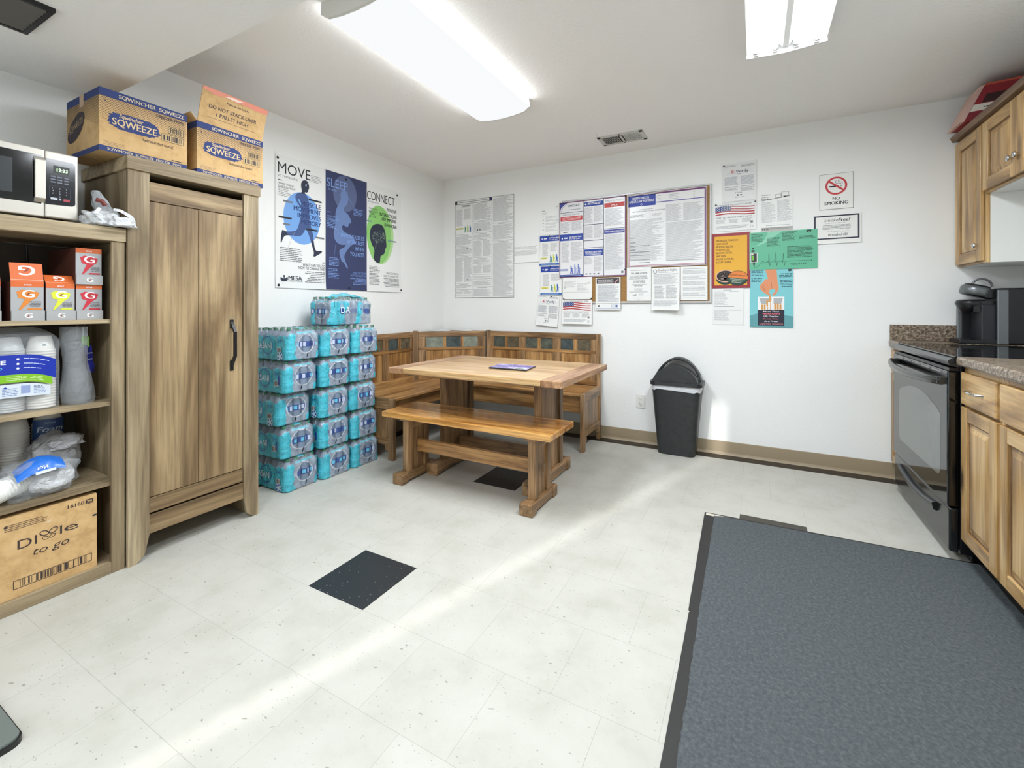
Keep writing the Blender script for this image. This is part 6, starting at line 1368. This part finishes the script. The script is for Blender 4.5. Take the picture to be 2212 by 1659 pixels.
def d_cig(F, w, h):
    dk = ink(34, 82, 96); F.poly([(0, 0), (w, 0), (w, h * .19), (w * .62, h * .23), (w * .4, h * .19), (w * .18, h * .235), (0, h * .2)], ink(96, 158, 164), 1)
    sk = ink(222, 146, 104); s2 = ink(150, 84, 56)
    F.poly([(w * .36, h), (w * .49, h), (w * .62, h)] + smooth([(w * .615, h * .80), (w * .66, h * .73), (w * .68, h * .66), (w * .64, h * .595), (w * .58, h * .545), (w * .54, h * .535), (w * .52, h * .56), (w * .57, h * .59), (w * .60, h * .63), (w * .56, h * .655), (w * .50, h * .648), (w * .44, h * .62), (w * .47, h * .57), (w * .50, h * .55), (w * .48, h * .535), (w * .42, h * .55), (w * .34, h * .59), (w * .27, h * .63), (w * .23, h * .68), (w * .26, h * .74), (w * .34, h * .79), (w * .365, h * .83)], 1)[1:-1], sk, 3)
    for a, b, c, d in ((.30, .72, .34, .70), (.29, .68, .36, .66), (.31, .64, .38, .63), (.50, .77, .52, .66)): F.line((w * a, h * b), (w * c, h * d), .0018, s2, 4)
    F.rect(w * .19, h * .30, w * .80, h * .52, WHITE, 2); F.poly([(w * .22, h * .50), (w * .77, h * .50), (w * .73, h * .40), (w * .27, h * .40)], ink(176, 178, 180), 3)
    for k, (a, v) in enumerate(((.27, .39), (.33, .39), (.39, .47), (.45, .53), (.51, .50), (.57, .41), (.63, .41), (.69, .39))): F.rect(w * a, h * .305, w * (a + .045), h * v, ink(214, 156, 84) if k in (0, 1, 2, 3, 5, 6, 7) else WHITE, 5)
    for a, v in ((.37, .37), (.43, .43), (.49, .46)): F.rect(w * a, h * .305, w * (a + .045), h * v, ink(238, 238, 238), 6)
    F.rect(w * .19, h * .03, w * .80, h * .30, ink(30, 34, 52), 4)
    for k, (s, ww, c) in enumerate((('More Than', .36, WHITE), ('480,000', .40, ink(226, 110, 120)), ('US Deaths', .34, WHITE), ('Every Year', .36, ink(206, 92, 100)), ('Are From', .32, WHITE), ('Cigarette Smoking', .54, ink(214, 130, 140)))): F.text(s, w * .5, h * (.262 - k * .042), h * .024, c, w * ww, True, l=7, al='C')
    F.para(.010, h * .88, w * .32, h * .97, dk, .011, .42, .2, 1, 2); F.para(.010, h * .76, w * .30, h * .84, dk, .011, .42, .2, 2, 2); F.para(w * .68, h * .84, w * .98, h * .91, dk, .011, .42, .2, 3, 2, 'R'); F.para(w * .70, h * .68, w * .98, h * .80, dk, .011, .42, .2, 4, 2, 'R'); F.poly([(w * .88, h * .955), (w * .92, h * .94), (w * .97, h * .955), (w * .96, h * .98), (w * .89, h * .98)], ink(34, 48, 50), 2)
sheet('wall_poster', 'light blue poster of a hand pulling a cigarette from a pack, below the green poster', 2.826, .980, 3.101, 1.412, .006, d_cig, paper=ink(126, 200, 206, .5), cat='poster')
sheet('wall_poster', 'green landscape vaping poster with a heartbeat line, under the insurance notice', 2.823, 1.406, 3.245, 1.681, .0095, d_green, paper=ink(96, 182, 146, .4), cat='poster')
def d_low(F, w, h):
    F.rect(w * .35, h - .014, w * .62, h - .011, TXT); F.para(.014, h - .045, w * .42, h - .026, TXTL, .007, .3, .3, 1); F.rect(w * .55, h - .026, w * .85, h - .023, TXTL)
    F.para(.012, h - .13, w * .5, h - .045, TXTL, .0085, .3, .5, 2); F.rect(.012, h - .140, w * .7, h - .137, TXT); F.rect(.012, h - .167, w * .95, h - .165, TXT); F.para(.012, .030, w * .55, h - .172, TXTL, .0075, .35, .3, 3)
sheet('notice', 'faint typed list on white paper, directly below the red and yellow tobacco poster', 2.572, .996, 2.784, 1.272, .005, d_low, paper=PAPER)
def d_nosmoke(F, w, h):
    F.frame(0, 0, w, h, .0016, DK, 1); c = (w * .5, h * .655); n = 40; F.ring(c[0], c[1], .062, .062, .012, RED, 3, 40)
    F.rect(c[0] - .040, c[1] - .008, c[0] + .014, c[1] + .001, DK, 2); F.rect(c[0] + .024, c[1] - .008, c[0] + .027, c[1] + .001, DK, 2); F.rect(c[0] + .030, c[1] - .008, c[0] + .033, c[1] + .001, DK, 2)
    P = [(.028, .006), (.026, .014), (.014, .018), (.004, .016), (-.004, .022), (-.004, .032), (.004, .036)]; Q = [(.036, .006), (.034, .018), (.022, .026), (.012, .026), (.012, .036), (.020, .034)]
    for L_ in (P, Q):
        for a, b in zip(L_, L_[1:]): F.line((c[0] + a[0], c[1] + a[1]), (c[0] + b[0], c[1] + b[1]), .0022, DK, 2)
    F.line((c[0] - .041, c[1] + .034), (c[0] + .041, c[1] - .034), .012, RED, 4)
    F.text('NO', w * .5, h * .26, .020, DK, .040, True, al='C'); F.text('SMOKING', w * .5, h * .13, .022, DK, .132, True, al='C')
sheet('wall_sign', 'NO SMOKING sign with a red crossed circle, highest on the right of the back wall', 3.257, 1.808, 3.449, 2.053, .004, d_nosmoke, paper=ink(236, 236, 232, .4), cat='sign')
def d_sf(F, w, h):
    F.frame(.004, .030, w - .010, h - .006, .009, ink(40, 42, 60), 1); F.text('Smoke', w * .23, h - .050, .022, TXT, .078, l=2, shear=.2); F.text('Free!', w * .53, h - .050, .022, DK, .062, True, l=2, shear=.2); F.text('E N V I R O N M E N T', w * .26, h - .064, .006, TXT, .12, l=2)
    F.para(.050, h - .105, w - .055, h - .074, TXT, .0085, .32, .12, 2, 2, 'C'); F.text('info & tobacco quitline', w * .28, h - .122, .007, TXTL, .13, l=2); F.text('BreatheND', w * .32, h - .150, .018, TXT, .108, True, l=2)
sheet('wall_sign', 'black-bordered Smoke Free environment sign below the NO SMOKING sign', 3.222, 1.570, 3.492, 1.772, .005, d_sf, paper=ink(234, 234, 230, .4), cat='sign', curl=.004)

# magazine on the table and papers on the bench ledge
t = thing('magazine', (1.46, -1.21, .7325), 'dark purple glossy magazine lying on the oak table', 'magazine')
mb = MB(); o = Vector((1.345, -1.315, .7325)); U = Vector((.2685, -.002, 0)).normalized(); V = Vector((-.03, .205, 0)).normalized(); mb.obox(o, U * .268, V * .205, (0, 0, .008), ink(40, 42, 50, .4)); mb.obox(o + Vector((.001, .001, .0018)), U * .266, V * .203, (0, 0, .005), PAPER)
F = Face(mb, lambda u, v, w: o + U * u + V * v + Vector((0, 0, .0081 + w))); F.rect(0, 0, .268, .205, mottled('cover_print', [(.3, (44, 44, 92)), (.45, (96, 84, 160)), (.56, (150, 130, 196)), (.66, (210, 200, 222))], 9, 4, .2), 1)
F.rect(.17, .01, .255, .075, ink(214, 214, 214, .25), 2); F.rect(.18, .02, .245, .035, DK, 3); F.text('TECH', .02, .16, .03, ink(206, 214, 236, .25), .09, True, l=2); F.rect(.0, .0, .268, .010, ink(34, 38, 46, .3), 2); F.para(.02, .02, .10, .06, ink(190, 190, 220), .008, .4, .3, 1, 2)
mb.build('cover', t)
for nm, lb, a, b, r, z in (('paper_sheets', 'loose white papers on the corner ledge of the oak bench back', .06, -.33, .3, .8925), ('paper_sheets', 'thin booklet on the corner ledge of the bench back, right of the loose papers', .215, -.15, -.1, .8925)):
    t = thing(nm, (a, b, z), lb, 'papers'); mb = MB(); c, s = math.cos(r), math.sin(r)
    def sh(u, v, q=0): x, y = u * .19, v * .12 - .0; return (a + x * c - y * s, b + x * s + y * c, z + .001 + q + .010 * math.sin(u * math.pi) * v)
    mb.grid(lambda u, v: sh(u, v, .002), 10, 6, PAPER); mb.grid(lambda u, v: sh(u, v, .0), 10, 6, PAPER2); mb.build('top_page', t)

# ------------------------------------------------------------ tidy: helper property
for o in bpy.data.objects:
    if 'base' in o.keys(): del o['base']
